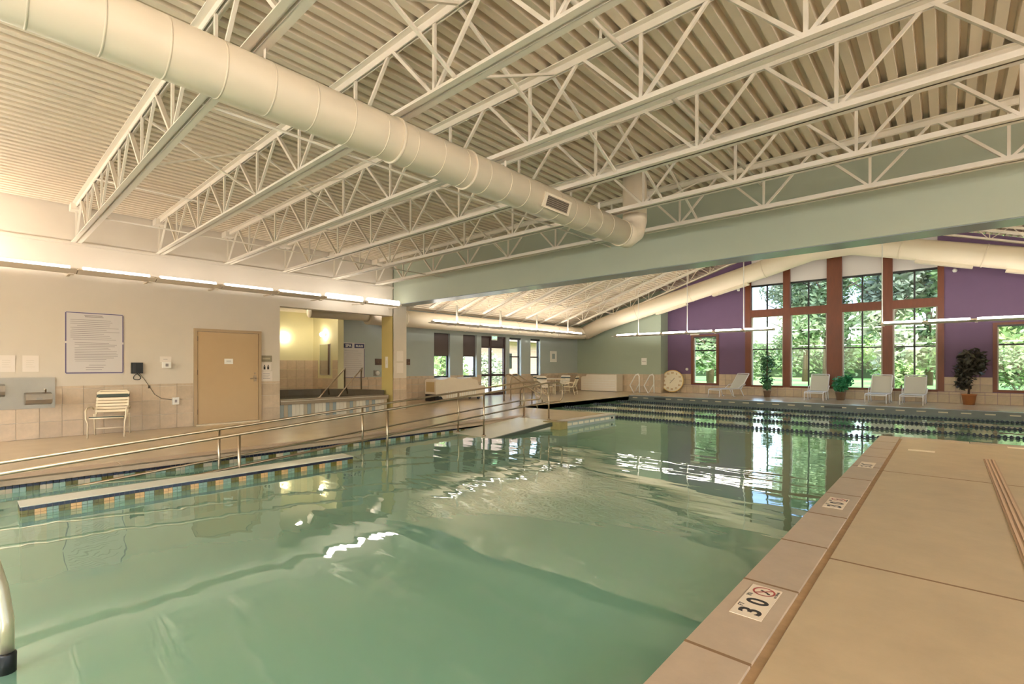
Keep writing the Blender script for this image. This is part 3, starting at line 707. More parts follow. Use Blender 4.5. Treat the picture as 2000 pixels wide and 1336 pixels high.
# door
do = tag(bpy.data.objects.new('door_1', None), 'tan flush door with lever handle in the long warm white wall', 'door', kind='structure'); COL.objects.link(do); do.location = (XL, 3.34, 0)
W = 1.4
for a, c in ((0, .06), (W - .06, W)): B().box(0, .05, a, c, 0, 2.14).build('door_frame', M_doorframe, do)
B().box(0, .05, .06, W - .06, 2.08, 2.14).build('door_frame', M_doorframe, do)
leaf = B().box(.0, .03, .068, W - .068, .035, 2.072).build('door_leaf', M_door, do)
B().box(.03, .04, W - .17, W - .11, .95, 1.09).build('lock_plate', M_chrome, leaf); B().tube([(.03, W - .14, 1.02), (.08, W - .14, 1.02), (.085, W - .26, 1.015)], .011, 8).build('lever', M_chrome, leaf)
B().lathe([(.02, 0), (.02, .012)], (0, 0, 0), 12).build('thumb_turn', M_chrome, leaf).matrix_local = Matrix.Translation((.03, W - .14, 1.14)) @ Matrix.Rotation(math.pi / 2, 4, 'Y')
for z in (.25, 1.12, 1.86): B().box(.03, .045, .05, .07, z, z + .11).build('hinge', M_brownboard, leaf)
sg = B().box(.03, .035, .60, .78, 1.36, 1.48).build('name_plate', M_white, leaf)
for k in range(2): B().box(.035, .0355, .64, .74, 1.405 + .025 * k, 1.412 + .025 * k).build('printed_line', M_ink, sg)
B().box(0, .09, .03, W - .05, 0, .03).build('threshold', mat('pale threshold', (226, 208, 176), .5), do)
# pool rules board
def lines(parent, y0, y1, z0, z1, n, x, m=M_ink, h=.008):
    rr = random.Random(n)
    for k in range(n):
        z = z1 - (z1 - z0) * (k + .5) / n; a = y0 + (rr.random() * .25 if rr.random() < .35 else 0) * (y1 - y0); c = y1 - rr.random() * .35 * (y1 - y0)
        B().box(x, x + .0006, a, c, z - h / 2, z + h / 2).build('printed_line', m, parent)
pb = wall_item('rules_board', 1.69, 1.755, 'large white printed rules board with purple border above the strap chair', 'sign')
bd = B().box(.002, .012, -.435, .435, -.59, .59).build('board', M_signw, pb)
for a, c, d0, e in ((-.42, .42, .565, .58), (-.42, .42, -.58, -.56), (-.432, -.415, .03, .57), (-.432, -.415, -.57, -.01), (.415, .432, .03, .56), (.415, .432, -.57, -.01)):
    B().box(.012, .0135, a, c, d0, e).build('border', M_purpleink, pb)
lines(pb, -.16, .24, .49, .54, 2, .0125, M_ink, .014)
lines(pb, -.36, .38, .05, .46, 11, .0125); lines(pb, -.3, .36, -.36, .02, 12, .0125); lines(pb, -.14, .2, -.53, -.4, 3, .0125)
# strap chair
def strap_chair(name, loc, rz, label, group=None):
    """front faces local +x"""
    o = thing(name, loc, label, 'chair', group, rz)
    for s in (-1, 1):
        y = s * .265
        B().tube([(.32, y, 0), (.30, y, .28), (.33, y * 1.08, .36), (.32, y * 1.1, .50), (.20, y * 1.1, .545), (-.12, y * 1.08, .54), (-.2, y * 1.02, .5)], .0135, 8).build('arm_and_leg', M_frame, o)
        B().tube([(-.26, y, 0), (-.2, y, .3), (-.17, y, .40)], .0135, 8).build('rear_leg', M_frame, o)
    B().tube([(.30, -.25, .36), (.30, .25, .36)], .0135, 8).build('seat_rail', M_frame, o)
    B().tube([(.3, -.235, .37), (-.12, -.235, .33), (-.2, -.235, .42), (-.33, -.235, .80), (-.345, -.2, .835), (-.345, .2, .835), (-.33, .235, .80), (-.2, .235, .42), (-.12, .235, .33), (.3, .235, .37)], .0135, 8).build('seat_frame', M_frame, o)
    B().tube([(-.25, -.26, .12), (-.25, .26, .12)], .011, 8).build('stretcher', M_frame, o)
    me = B().box(-.022, .022, -.25, .25, -.014, .018).mesh('strap', M_strapw); me2 = B().box(-.022, .022, -.25, .25, -.014, .018).mesh('strap', M_strapg)
    for k in range(8): inst('strap', me2 if k == 7 else me, (-.1 + .055 * k, 0, .345 + .0035 * k), o)
    for k in range(7):
        t = k / 6; inst('strap', me2 if k in (5,) else me, (-.205 - .125 * t, 0, .45 + .34 * t), o, rot=(0, math.radians(72), 0))
    inst('strap', me2, (-.318, 0, .745), o, rot=(0, math.radians(72), 0))
    return o
strap_chair('strap_chair', (XL + .47, 1.84, 0), -.32, 'ivory strap chair with dark green stripes below the rules board')
# drinking fountains
fo = wall_item('drinking_fountain', .72, .84, 'stainless two basin drinking fountain on a steel wall panel', 'fountain')
B().box(.014, .025, -.75, .40, -.29, .27).build('back_panel', M_stain, fo)
for i, (yc, dz) in enumerate(((.17, -.12), (-.42, .04))):
    bx = B().prism([(.025, dz - .1), (.30, dz - .06), (.32, dz + .0), (.30, dz + .1), (.025, dz + .12)], 'y', yc - .17, yc + .17).build('basin', M_stain, fo)
    B().box(.318, .326, yc - .04, yc + .04, dz - .0, dz + .04).build('push_button', mat('grey push bar', (150, 144, 136), .4), bx)
    B().tube([(.08, yc + .1, dz + .1), (.08, yc + .1, dz + .17), (.13, yc + .08, dz + .18)], .011, 8).build('spout', M_chrome, bx)
# paper notices
for yc, lab in ((.50, 'white notice sheet in glossy holder above the left drinking fountain'), (.80, 'pale notice sheet above the right drinking fountain')):
    pn = wall_item('paper_notice', yc, 1.36, lab, 'notice', group='paper notices above the fountain')
    B().box(.001, .006, -.105, .105, -.145, .145).build('sheet', M_paper, pn); lines(pn, -.06, .06, -.08, .08, 4, .0062, M_lwall)
# wall phone with cord
ph = wall_item('wall_phone', 2.335, 1.275, 'black wall phone with dangling coiled cord right of the rules board', 'phone')
B().box(0, .07, -.095, .095, -.11, .11).build('phone_body', M_black, ph)
B().box(.07, .10, -.08, -.03, -.09, .09).build('handset', mat('dark grey plastic', (44, 42, 42), .4), ph)
B().tube([(.04, .0 + .06 * math.sin(t * 1.3), -.11 - .0 - .13 * abs(math.sin(t * .65))) for t in [k * .45 for k in range(16)]], .008, 6).build('coiled_cord', M_black, ph)
B().tube([(.02, .04, -.11), (.02, .12, -.22), (.02, .22, -.40), (.02, .3, -.55), (.02, .42, -.64), (.02, .58, -.67), (.02, .66, -.68)], .007, 6).build('power_cable', mat('grey cable', (120, 108, 92), .6), ph)
B().box(.01, .03, .19, .225, -.42, -.36).build('inline_plug', mat('dark plug', (90, 76, 60), .6), ph)
ou = wall_item('power_outlet', 3.0, .57, 'white power outlet box on the tile left of the tan door', 'outlet')
B().box(.012, .06, -.06, .06, -.075, .075).build('outlet_box', M_white, ou); B().box(.06, .064, -.02, .02, -.03, .03).build('socket', M_ink, ou)
ps = wall_item('button_plaque', 2.83, 1.455, 'small pale plaque above the alarm button left of the door', 'sign')
B().box(0, .006, -.1, .1, -.06, .06).build('plaque', M_paper, ps); lines(ps, -.07, .07, -.02, .02, 1, .006, M_ink)
al = wall_item('alarm_button', 2.84, 1.335, 'small white alarm button box left of the tan door', 'button')
B().box(0, .06, -.075, .075, -.06, .06).build('button_box', M_white, al); B().box(.06, .07, -.025, .025, -.03, .03).build('push_button', M_ink, al)
p1 = wall_item('room_plaque', 4.87, 1.49, 'olive grey metal plaque right of the tan door', 'sign'); B().box(0, .008, -.13, .13, -.075, .075).build('plaque', M_plaque, p1); B().box(.008, .009, -.09, .09, -.02, .02).build('printed_band', mat('pale print', (180, 168, 140), .5), p1)
p2 = wall_item('symbol_sign', 4.87, 1.29, 'small white sign with dark symbols right of the tan door', 'sign'); B().box(0, .006, -.11, .11, -.09, .09).build('sheet', M_paper, p2)
for yc in (-.045, .04):
    B().box(.006, .007, yc - .022, yc + .022, -.06, .015).build('symbol', M_inkdk, p2); B().box(.006, .007, yc - .012, yc + .012, .022, .05).build('symbol', M_inkdk, p2)
p3 = wall_item('paper_notice', 4.88, 1.07, 'white glossy notice sheet low beside the tan door', 'notice'); B().box(0, .006, -.13, .13, -.115, .115).build('sheet', M_paper, p3); lines(p3, -.09, .09, -.08, .08, 4, .006)
p4 = wall_item('paper_notice', 8.73, 1.45, 'pair of white notice sheets on the column', 'notice')
for z in (-.2, .16): B().box(0, .005, -.12, .12, z - .15, z + .15).build('sheet', M_paper, p4)
sw = thing('switch_plate', (XL - .3, 8.474, 1.42), 'cream switch plate on the ochre side of the column', 'switch'); B().box(-.06, .06, -.012, 0, -.17, .17).build('plate', M_white, sw); B().box(-.02, .02, -.02, -.012, -.05, .05).build('rocker', M_paper, sw)

# ---------------------------------------------------------------- spa
sp = thing('spa_tub', (XL, 6.83, 0), 'raised spa with grey coping and vertical striped tile front in the alcove', 'spa')
B().box(-3.0, -.06, -1.6, 1.45, 0, .34).build('tub_base', M_grout, sp)
B().box(-.35, .03, -1.63, 1.48, .345, .46).build('front_coping', mat('grey brown spa coping', (142, 126, 106), .5, var=.1, scale=8), sp)
B().box(-.3, .035, -1.63, 1.48, .425, .437).build('coping_line', M_t_pale, sp)
arc = [(-.3 - 2.5 * math.sin(math.pi * k / 12), -.2 + 1.75 * math.cos(math.pi * k / 12)) for k in range(13)]
b = B()
for (xa, ya), (xb, yb) in zip(arc, arc[1:]):
    b.add([(xa, ya, .3), (xb, yb, .3), (xb, yb, .58), (xa, ya, .58), (xa * 1.06, ya * 1.08, .58), (xb * 1.06, yb * 1.08, .58)], [(0, 1, 2, 3), (3, 2, 5, 4)])
b.build('rear_rim', mat('dark grey spa rim', (104, 92, 76), .5, var=.1, scale=8), sp)
B().add([(x, y, .40) for x, y in arc], [tuple(range(13))]).build('spa_water', M_spawater, sp)
stripes = [B().box(0, .012, .002, .098, .0, .34).mesh('stripe_tile', m) for m in (M_t_grey, M_t_pale, M_t_beige, M_t_pale)]
for k in range(31): inst('stripe_tile', stripes[(k * 7 // 3) % 4], (-.06, -1.62 + .1 * k, 0), sp)
for k, (dy, lab) in enumerate(((0, 'left chrome spa handrail rising from the coping'), (.55, 'right chrome spa handrail in front of the spa sign'))):
    h = thing('spa_handrail', (XL - .2, 6.3 + dy, .46), lab, 'handrail', 'spa handrails')
    B().tube([(0, 0, 0), (-.1, .25, .22), (-.45, .95, .72), (-.6, 1.1, .78), (-.8, 1.2, .76), (-.9, 1.25, .6), (-.9, 1.25, .12)], .02, 10).build('rail', M_chrome, h)
    B().tube([(-.12, .3, .26), (-.2, .36, .24), (-.22, .4, .06)], .018, 8).build('brace', M_chrome, h)
    B().lathe([(.05, 0), (.045, .02)], (0, 0, 0), 12).build('flange', M_chrome, h)
ss = thing('spa_rules_board', (FXL, 8.85, 1.5), 'white spa rules board with navy header behind the spa handrails', 'sign')
B().box(.001, .012, -.43, .43, -.6, .6).build('board', M_signw, ss)
hb = B().box(.012, .014, -.41, -.05, .42, .57).build('header', M_navyink, ss); hc = B().box(.012, .014, .04, .41, .42, .57).build('header', M_navyink, ss)
inst('lettering', text_mesh('SPA', .13, M_white, 'lettering', bold=.003), (.015, -.19, .49), ss, rot=(math.pi / 2, 0, math.pi / 2))
inst('lettering', text_mesh('RULES', .10, M_white, 'lettering', bold=.002), (.015, .225, .49), ss, rot=(math.pi / 2, 0, math.pi / 2))
for a, c, d0, e in ((-.43, .43, -.6, -.58), (-.43, -.41, -.6, .4), (.41, .43, -.6, .4)): B().box(.012, .0135, a, c, d0, e).build('border', M_purpleink, ss)
lines(ss, -.33, .34, -.5, .36, 12, .0125)
cb = thing('coat_hook_board', (FXL, 10.45, 1.45), 'dark brown hook board on the blue grey wall behind the column', 'rack')
B().box(0, .03, -.75, .75, -.11, .11).build('board', M_brownboard, cb)
for k in range(7): B().tube([(.03, -.66 + .22 * k, -.02), (.08, -.66 + .22 * k, -.04), (.09, -.66 + .22 * k, .0)], .008, 6).build('hook', M_chrome, cb)
wd = thing('wall_dispenser', (FXL, 9.72, 1.05), 'small white round dispenser on the wall right of the spa sign', 'dispenser'); B().box(0, .06, -.08, .08, -.1, .1).build('body', M_stain, wd); B().ball((.09, .03, 0), .08).build('cover', M_white, wd)
mi = thing('wall_mirror', (-15.78, 8.0, 1.52), 'tall narrow mirror on the yellow spa wall under a globe lamp', 'mirror')
B().box(-.02, .68, -.02, 0, -.52, .52).build('frame', M_path, mi); B().box(0, .66, -.025, -.02, -.5, .5).build('glass', M_mirror, mi); B().box(.58, .66, -.045, -.025, -.5, .5).build('side_trim', M_brownboard, mi)
for loc, rz, lab in (((-16.26, 7.0, 2.25), 0, 'glowing globe wall lamp on the back wall of the spa'), ((-15.45, 7.98, 2.35), -math.pi / 2, 'glowing globe wall lamp above the narrow mirror')):
    gl = thing('globe_lamp', loc, lab, 'lamp', 'globe lamps in the spa', rz)
    B().lathe([(.06, 0), (.06, .02)], (0, 0, 0), 12).build('backplate', M_white, gl).matrix_local = Matrix.Rotation(math.pi / 2, 4, 'Y'); B().ball((.09, 0, 0), .08, 12, 8).build('globe', M_bulb, gl)
for (x, y), lab in (((-14.5, 6.66), 'recessed ceiling light over the left of the spa'), ((-14.6, 7.66), 'lit recessed ceiling light over the middle of the spa')):
    dl = thing('ceiling_downlight', (x, y, 3.1), lab, 'light', 'downlights in the spa ceiling')
    B().lathe([(.11, -.015), (.11, 0)], (0, 0, 0), 16).build('trim_ring', M_white, dl); B().lathe([(.08, -.025), (.08, -.016)], (0, 0, 0), 16).build('lens', M_bulb, dl)

# ---------------------------------------------------------------- ramp handrails
def zr(y): return .19 + .0745 * min(y, 9.5)
def ramp_rail(x, label, yend):
    o = thing('ramp_handrail', (x, 4.5, 0), label, 'handrail', 'handrails of the pool ramp'); y0 = -3.0
    B().tube([(0, y0 - 4.5, zr(y0)), (0, 9.5 - 4.5, zr(9.5)), (0, yend - 4.5, zr(9.5)), (0, yend - 4.5 + .12, zr(9.5) - .05), (0, yend - 4.5 + .16, zr(9.5) - .2), (0, yend - 4.5 + .16, .5), (0, yend - 4.5 + .06, .43), (0, 9.4 - 4.5, .43)], .021, 10).build('top_rail', M_chrome, o)
    B().tube([(0, y0 - 4.5, zr(y0) - .43), (0, 9.4 - 4.5, zr(9.4) - .46)], .017, 8).build('lower_rail', M_chrome, o)
    for y in (.15, 2.53, 4.92, 7.3, 9.55):
        g = min(0, .0745 * (y - 9.45)); B().tube([(0, y - 4.5, g - .02), (0, y - 4.5, zr(y))], .02, 10).build('post', M_chrome, o)
        B().lathe([(.045, 0), (.04, .025)], (0, y - 4.5, g), 12).build('flange', M_chrome, o)
    return o
ramp_rail(-8.1, 'stainless ramp handrail on the deck side', 10.1); ramp_rail(-7.3, 'stainless ramp handrail on the open pool side', 9.95)
# near grab rail at the left picture edge
nr = thing('grab_rail', (-3.43, .14, WZ), 'shiny grab rail with black foot rising from the water at the left edge', 'handrail')
B().tube([(0, 0, -.95), (0, 0, 0)], .028, 12).build('leg', M_polish, nr)
B().lathe([(.034, -.06), (.036, .09), (.03, .1)], (0, 0, 0), 14).build('rubber_foot', M_black, nr)
B().tube([(0, 0, .1), (0, 0, .25), (0, -.02, .42), (0, -.06, .6), (0, -.14, .78), (0, -.3, .9), (0, -.6, .95), (0, -1.6, 1.0), (0, -2.6, 1.05), (0, -3.2, 1.0), (0, -3.4, .8), (0, -3.42, .17)], .027, 12).build('rail', M_polish, nr)
# pool ladders/rails in the far hall
for (x, y, rz), lab in (((-9.9, 12.2, 0), 'chrome hooped entry rails by the near corner of the lap pool'), ((-11.3, 13.6, .3), 'chrome sloping stair rails in front of the glass door')):
    o = thing('pool_entry_rail', (x, y, 0), lab, 'handrail', 'chrome rails of the lap pool', rz)
    for s in (0, .6):
        if rz == 0: pts = [(-.6, s, 0), (-.6, s, .5), (-.5, s, .6), (-.3, s, .62), (.0, s, .5), (.1, s, .2), (.12, s, -.4)]
        else: pts = [(-1.0, s, 0), (-1.0, s, .8), (-.9, s, .98), (-.75, s, 1.0), (.0, s, .55), (.5, s, .2), (.52, s, .0)]
        B().tube(pts, .022, 10).build('rail', M_chrome, o); B().lathe([(.05, 0), (.045, .03)], (pts[0][0], s, 0), 12).build('flange', M_chrome, o)
lf = thing('stair_rail_stand', (-11.3, 21.8, 0), 'pair of white slanted rail frames standing by the green wall', 'handrail')
for s in (0, .75):
    B().tube([(s - .35, 0, .35), (s - .05, 0, .85), (s + .08, 0, .9), (s + .14, 0, .8), (s + .16, 0, .0)], .03, 8).build('rail', M_white, lf)
    B().tube([(s - .35, 0, .35), (s - .1, -.1, .0)], .025, 8).build('rail_leg', M_white, lf); B().tube([(s - .2, .2, .0), (s + .1, .1, .45)], .022, 8).build('brace', M_white, lf)

# ---------------------------------------------------------------- coping markers
def marker(y0, label, full):
    o = thing('depth_marker', (-.80, y0 + .22, .0), label, 'marker', 'depth markers on the coping')
    B().box(-.08, .08, -.22, .22, 0, .003).build('tile', mat('cream marker tile', (232, 212, 184), .4), o)
    def put(body, size, x, y, m=M_inkdk, bold=0, sx=1): return inst('lettering', text_mesh(body, size, m, 'lettering', depth=.0006, bold=bold), (x, y, .0034), o, rot=(0, 0, math.pi / 2), scale=(sx, 1, 1))
    put('3', .155, .012, -.145, bold=.0035); put('0', .155, .012, -.01, bold=.0035)
    put('FT', .04, -.055, -.09); put('IN', .04, -.055, .065)
    if full:
        for r0, r1, m in ((.060, .049, M_red),):
            n = 28; vs = []; fs = []
            for k in range(n):
                a = 2 * math.pi * k / n; vs += [(r0 * math.cos(a), r0 * math.sin(a), 0), (r1 * math.cos(a), r1 * math.sin(a), 0)]
            for k in range(n): fs.append((2 * k, 2 * ((k + 1) % n), 2 * ((k + 1) % n) + 1, 2 * k + 1))
            B().add(vs, fs).build('no_diving_ring', m, o, loc=(-.0, .145, .0040))
        B().bar((-.038, .11, .0042), (.038, .18, .0042), .009, .0006).build('slash', M_red, o)
        B().bar((-.02, .16, .0038), (.022, .135, .0038), .013, .0006).build('diver_figure', M_inkdk, o); B().lathe([(.009, 0), (.009, .0006)], (.028, .128, .0036), 10).build('diver_figure', M_inkdk, o)
        put('NO DIVING', .018, .068, .145)
    return o
marker(2.75, 'cream depth tile reading 3 0 with red no diving symbol, nearest on the coping', True)
marker(5.38, 'cream depth marker tile, second along the right coping', True)
marker(7.80, 'cream depth marker tile, third along the right coping', False)
o = thing('deck_marker', (-.30, 9.9, 0), 'short cream marker tile on the right deck beside the far coping corner', 'marker', rz=-math.pi / 2); B().box(-.075, .075, -.16, .16, 0, .003).build('tile', MATS['cream marker tile'], o)
o = thing('deck_marker', (.95, 11.25, 0), 'cream marker tile at the far edge of the right deck', 'marker', rz=-math.pi / 2); B().box(-.075, .075, -.22, .22, 0, .003).build('tile', MATS['cream marker tile'], o)

# ---------------------------------------------------------------- lane ropes
disc = [(.012, -.028), (.046, -.02), (.05, 0), (.046, .02), (.012, .028)]
Mx = Matrix.Rotation(math.pi / 2, 4, 'Y')
bd = B().lathe(disc, (0, 0, 0), 8); me_disc = bd.mesh('float', M_rope)
for i, (y, x0) in enumerate(((12.4, -10.3), (14.25, -10.3), (16.15, -10.3), (18.05, -10.3))):
    o = thing('lane_rope', (x0, y, WZ + .02), 'navy float lane rope across the lap pool, %s from the right deck' % ords[i], 'lane rope', 'lane ropes')
    B().tube([(0, 0, 0), (16.8, 0, 0)], .012, 6).build('cable', M_rope, o)
    if i == 0:
        x = 0.15
        while x < 16.6:
            if x > 3.0: inst('float', me_disc, (x, 0, 0), o, rot=(0, math.pi / 2, 0))
            x += .092
        b = B()
        x = .15
        while x <= 3.0: b.tube([(x - .025, 0, 0), (x + .025, 0, 0)], .046, 8); x += .092
        tag(b.build('float_string', M_rope, o), 'tightly strung navy floats', kind='stuff')
    else:
        b = B(); x = .15
        while x < 16.6: b.tube([(x - .028, 0, 0), (x, 0, 0), (x + .028, 0, 0)], .046, 8, radii=[.03, .05, .03]); x += .092
        tag(b.build('float_string', M_rope, o), 'tightly strung navy floats', kind='stuff')

# ---------------------------------------------------------------- far furniture
def lounger(loc, rz, label):
    """foot end at local +x"""
    o = thing('lounge_chair', loc, label, 'lounge chair', 'white lounge chairs on the window deck', rz)
    for s in (-.3, .3):
        B().tube([(.95, s, .0), (.93, s, .30), (.85, s, .33), (-.3, s, .33)], .018, 8).build('side_rail', M_loungef, o)
        B().tube([(-.3, s, .33), (-.75, s, .95), (-.78, s * .9, .97)], .018, 8).build('back_rail', M_loungef, o)
        B().tube([(-.05, s * 1.1, .34), (-.3, s * 1.15, .50), (-.5, s * 1.1, .52)], .015, 8).build('arm', M_loungef, o)
        B().tube([(.25, s, .33), (.12, s, 0), (.05, s, .0)], .018, 8).build('front_leg', M_loungef, o); B().tube([(-.25, s, .33), (-.45, s, 0)], .018, 8).build('rear_leg', M_loungef, o)
    B().tube([(-.78, -.27, .97), (-.78, .27, .97)], .018, 8).build('head_rail', M_loungef, o); B().tube([(.94, -.3, .29), (.94, .3, .29)], .018, 8).build('foot_rail', M_loungef, o)
    B().box(-.28, .9, -.28, .28, .32, .33).build('seat_sling', M_sling, o)
    B().add([(-.3, -.28, .34), (-.3, .28, .34), (-.74, .28, .93), (-.74, -.28, .93), (-.31, -.28, .33), (-.31, .28, .33), (-.75, .28, .92), (-.75, -.28, .92)],
            [(0, 1, 2, 3), (7, 6, 5, 4), (0, 4, 5, 1), (1, 5, 6, 2), (2, 6, 7, 3), (3, 7, 4, 0)]).build('back_sling', M_sling, o)
    return o
lounger((-6.95, 21.9, 0), math.radians(-115), 'white lounge chair turned sideways below the left wood framed window')
lounger((-3.75, 22.0, 0), math.radians(-88), 'white lounge chair left of the bright green shrub')
lounger((-1.82, 21.9, 0), math.radians(-92), 'white lounge chair right of the bright green shrub')
lounger((-.86, 21.9, 0), math.radians(-92), 'white lounge chair nearest the dusky potted tree')
def leaf_cloud(b, c, rx, rz_, n, size, rr):
    for _ in range(n):
        while True:
            p = Vector((rr.uniform(-1, 1), rr.uniform(-1, 1), rr.uniform(-1, 1)))
            if p.length < 1: break
        p = p * (.55 + .45 * rr.random()); q = Vector((c[0] + p.x * rx, c[1] + p.y * rx, c[2] + p.z * rz_))
        d = Vector((rr.uniform(-1, 1), rr.uniform(-1, 1), rr.uniform(-.9, .5))).normalized(); e = d.cross(Vector((rr.uniform(-1, 1), rr.uniform(-1, 1), rr.uniform(-1, 1)))).normalized()
        s = size * rr.uniform(.6, 1.3)
        b.add([q - d * s, q + e * s * .4, q + d * s, q - e * s * .4], [(0, 1, 2, 3)])
def plant(name, loc, label, pot, potm, stem_h, clouds, leafm, n, size, seed):
    o = thing(name, loc, label, 'plant'); rr = random.Random(seed)
    B().lathe([(pot * .75, 0), (pot, pot * 1.7), (pot * 1.08, pot * 1.7), (pot * 1.08, pot * 1.9), (pot * .9, pot * 1.9), (pot * .88, pot * 1.75)], (0, 0, 0), 14).build('pot', potm, o)
    b = B()
    for k in range(3): b.tube([(rr.uniform(-.04, .04), rr.uniform(-.04, .04), pot * 1.5), (rr.uniform(-.06, .06), rr.uniform(-.06, .06), stem_h * .6), (rr.uniform(-.1, .1), rr.uniform(-.1, .1), stem_h)], .012, 6)
    b.build('stem', M_trunk, o)
    b = B()
    for c, rx, rz_, w in clouds: leaf_cloud(b, c, rx, rz_, int(n * w), size, rr)
    tag(b.build('foliage', leafm, o), 'leaves', kind='stuff'); return o
plant('potted_tree', (-5.62, 22.35, 0), 'tall slender green potted tree in front of the left bay of the tall window', .15, M_potg, 1.9, [((0, 0, 1.35), .33, .65, 1), ((0, 0, .7), .32, .3, .5), ((0, 0, .45), .22, .2, .25)], M_leaf2, 340, .075, 3)
plant('potted_shrub', (-3.05, 22.3, 0), 'bright green bushy potted shrub before the wide centre post', .17, M_potg, .7, [((0, 0, .58), .33, .33, 1.6), ((.2, .1, .75), .25, .25, .5)], M_leaf1, 420, .07, 4)
plant('potted_tree', (.55, 22.6, 0), 'dusky drooping potted tree in a terracotta pot against the purple wall', .19, M_term, 1.7, [((.05, 0, 1.55), .42, .36, .9), ((.28, 0, 1.35), .2, .42, .4), ((-.1, 0, 1.15), .34, .45, .8), ((-.12, 0, .75), .26, .3, .35)], M_leaf3, 380, .11, 5)
# pace clock
ck = thing('pace_clock', (-9.93, 22.75, .02), 'large round pace clock with straw yellow rim leaning on the wall', 'clock')
ck.rotation_euler = (math.radians(-8), 0, .12)
disc_ = Matrix.Translation((0, 0, .55)) @ Matrix.Rotation(math.pi / 2, 4, 'X')
B().lathe([(.54, -.03), (.54, .03), (.50, .045), (.5, -.03)], (0, 0, 0), 32).build('rim', M_gold, ck).matrix_local = disc_
B().lathe([(.50, -.02), (.50, .035)], (0, 0, 0), 32).build('face', M_clock, ck).matrix_local = disc_
for k in range(12):
    a = k * math.pi / 6; inst('numeral', text_mesh(str(60 if k == 0 else 5 * k), .12, mat('ochre numeral', (176, 134, 84), .6), 'numeral', bold=.004), (.4 * math.sin(a), -.038, .55 + .4 * math.cos(a)), ck, rot=(math.pi / 2, 0, 0))
B().bar((-.1, -.05, .45), (.12, -.05, .70), .025, .006).build('hand', M_inkdk, ck); B().bar((0, -.052, .55), (-.12, -.052, .60), .02, .006).build('hand', M_inkdk, ck)
B().tube([(-.2, .3, 0), (-.2, .05, .9)], .012, 6).build('stand_leg', M_white, ck); B().tube([(.2, .3, 0), (.2, .05, .9)], .012, 6).build('stand_leg', M_white, ck)
# cream carts
def cart(loc, rz, L, H, label, wave, seed, dark):
    o = thing('moulded_cart', loc, label, 'cart', None, rz); W = .62
    poly = [(-L / 2, .28 if dark else .02)]
    n = 30
    for k in range(n + 1):
        t = k / n; z = H * (1 - .09 * wave * (.5 + .5 * math.sin(t * 15)) - (.32 if t > .86 and wave else (.10 if t > .72 and wave else 0)) - (.13 if (t < .14 and not wave) else 0) - .07 * (max(0, .03 - t) / .03))
        poly.append((-L / 2 + L * t, z))
    poly += [(L / 2, .10 if dark else .02), (-L / 2 + .35, .10 if dark else .02)]
    B().prism(poly, 'y', -W / 2, W / 2).build('body', M_cream, o)
    if dark:
        B().box(-L / 2 - .012, -L / 2, -W / 2 + .08, W / 2 - .08, .36, H - .16).build('end_panel', M_creamd, o)
        B().box(-L / 2, -L / 2 + .4, -W / 2 + .02, W / 2 - .02, .02, .27).build('black_base', M_black, o)
        for k in range(14): B().box(-L / 2 + .5 + .11 * k, -L / 2 + .55 + .11 * k, -W / 2 - .012, -W / 2, .12, .36).build('slat', M_white, o)
        for s in (-1, 1): B().tube([(-L / 2 + .2, s * .28, .1), (-L / 2 + .2, s * .33, .1)], .1, 14).build('wheel', M_black, o)
        for s in (-1, 1): B().tube([(L / 2 - .3, s * .22, .06), (L / 2 - .3, s * .27, .06)], .06, 14).build('wheel', M_black, o)
    else:
        for k in range(4): B().box(-L / 2 + .1, L / 2 - .1, -W / 2 - .01, -W / 2, .2 + .12 * k, .212 + .12 * k).build('groove_rib', M_white, o)
    return o
cart((-14.05, 12.55, 0), math.pi / 2, 2.5, .88, 'long cream moulded cart with wavy top and black base under the narrow windows', 1, 1, True)
cart((-13.35, 21.95, 0), 0, 2.1, .86, 'cream slab shaped cart with notched corner against the green wall', 0, 2, False)
# round table with strap chairs
tb = thing('patio_table', (-13.6, 18.2, 0), 'round ivory patio table between the strap chairs in the far corner', 'table')
B().lathe([(.5, .68), (.52, .69), (.52, .715), (.5, .72)], (0, 0, 0), 24).build('tabletop', M_frame, tb)
for k in range(4):
    a = math.pi / 4 + k * math.pi / 2; B().tube([(.38 * math.cos(a), .38 * math.sin(a), .69), (.42 * math.cos(a), .42 * math.sin(a), 0)], .016, 8).build('leg', M_frame, tb)
for dx, dy, lab in ((-.8, .1, 'ivory strap chair behind the patio table, nearest the side wall'), (-.1, .8, 'ivory strap chair at the far side of the patio table'), (.75, .25, 'ivory strap chair right of the patio table'), (.1, -.8, 'ivory strap chair at the near side of the patio table')):
    strap_chair('strap_chair', (-13.6 + dx, 18.2 + dy, 0), math.atan2(-dy, -dx), lab, 'strap chairs around the patio table')
# plaques, sensors
o = thing('wall_plaque', (FXL, 20.2, 1.78), 'square white plaque with symbol on the wall right of the narrow windows', 'sign'); B().box(0, .015, -.28, .28, -.28, .28).build('plate', M_white, o); B().box(.015, .017, -.12, .12, -.12, .14).build('symbol', M_t_grey, o)
o = thing('wall_plaque', (-11.2, GY, 1.52), 'small white plaque on the grey green corner wall', 'sign'); B().box(-.14, .14, -.015, 0, -.17, .17).build('plate', M_white, o); B().box(-.1, .1, -.0165, -.015, -.01, .01).build('printed_line', M_ink, o)
for (x, z), lab in (((-7.0, 4.72), 'small white sensor high left of the tall windows'), ((-9.35, 1.14), 'small white sensor between the clock and the left window'), ((.2, 4.66), 'small white sensor high right of the tall windows')):
    o = thing('wall_sensor', (x, FY, z), lab, 'sensor', 'white sensors on the purple wall'); B().ball((0, -.06, 0), .07).build('dome', M_white, o); B().box(-.04, .04, -.03, 0, -.06, .06).build('bracket', M_white, o)
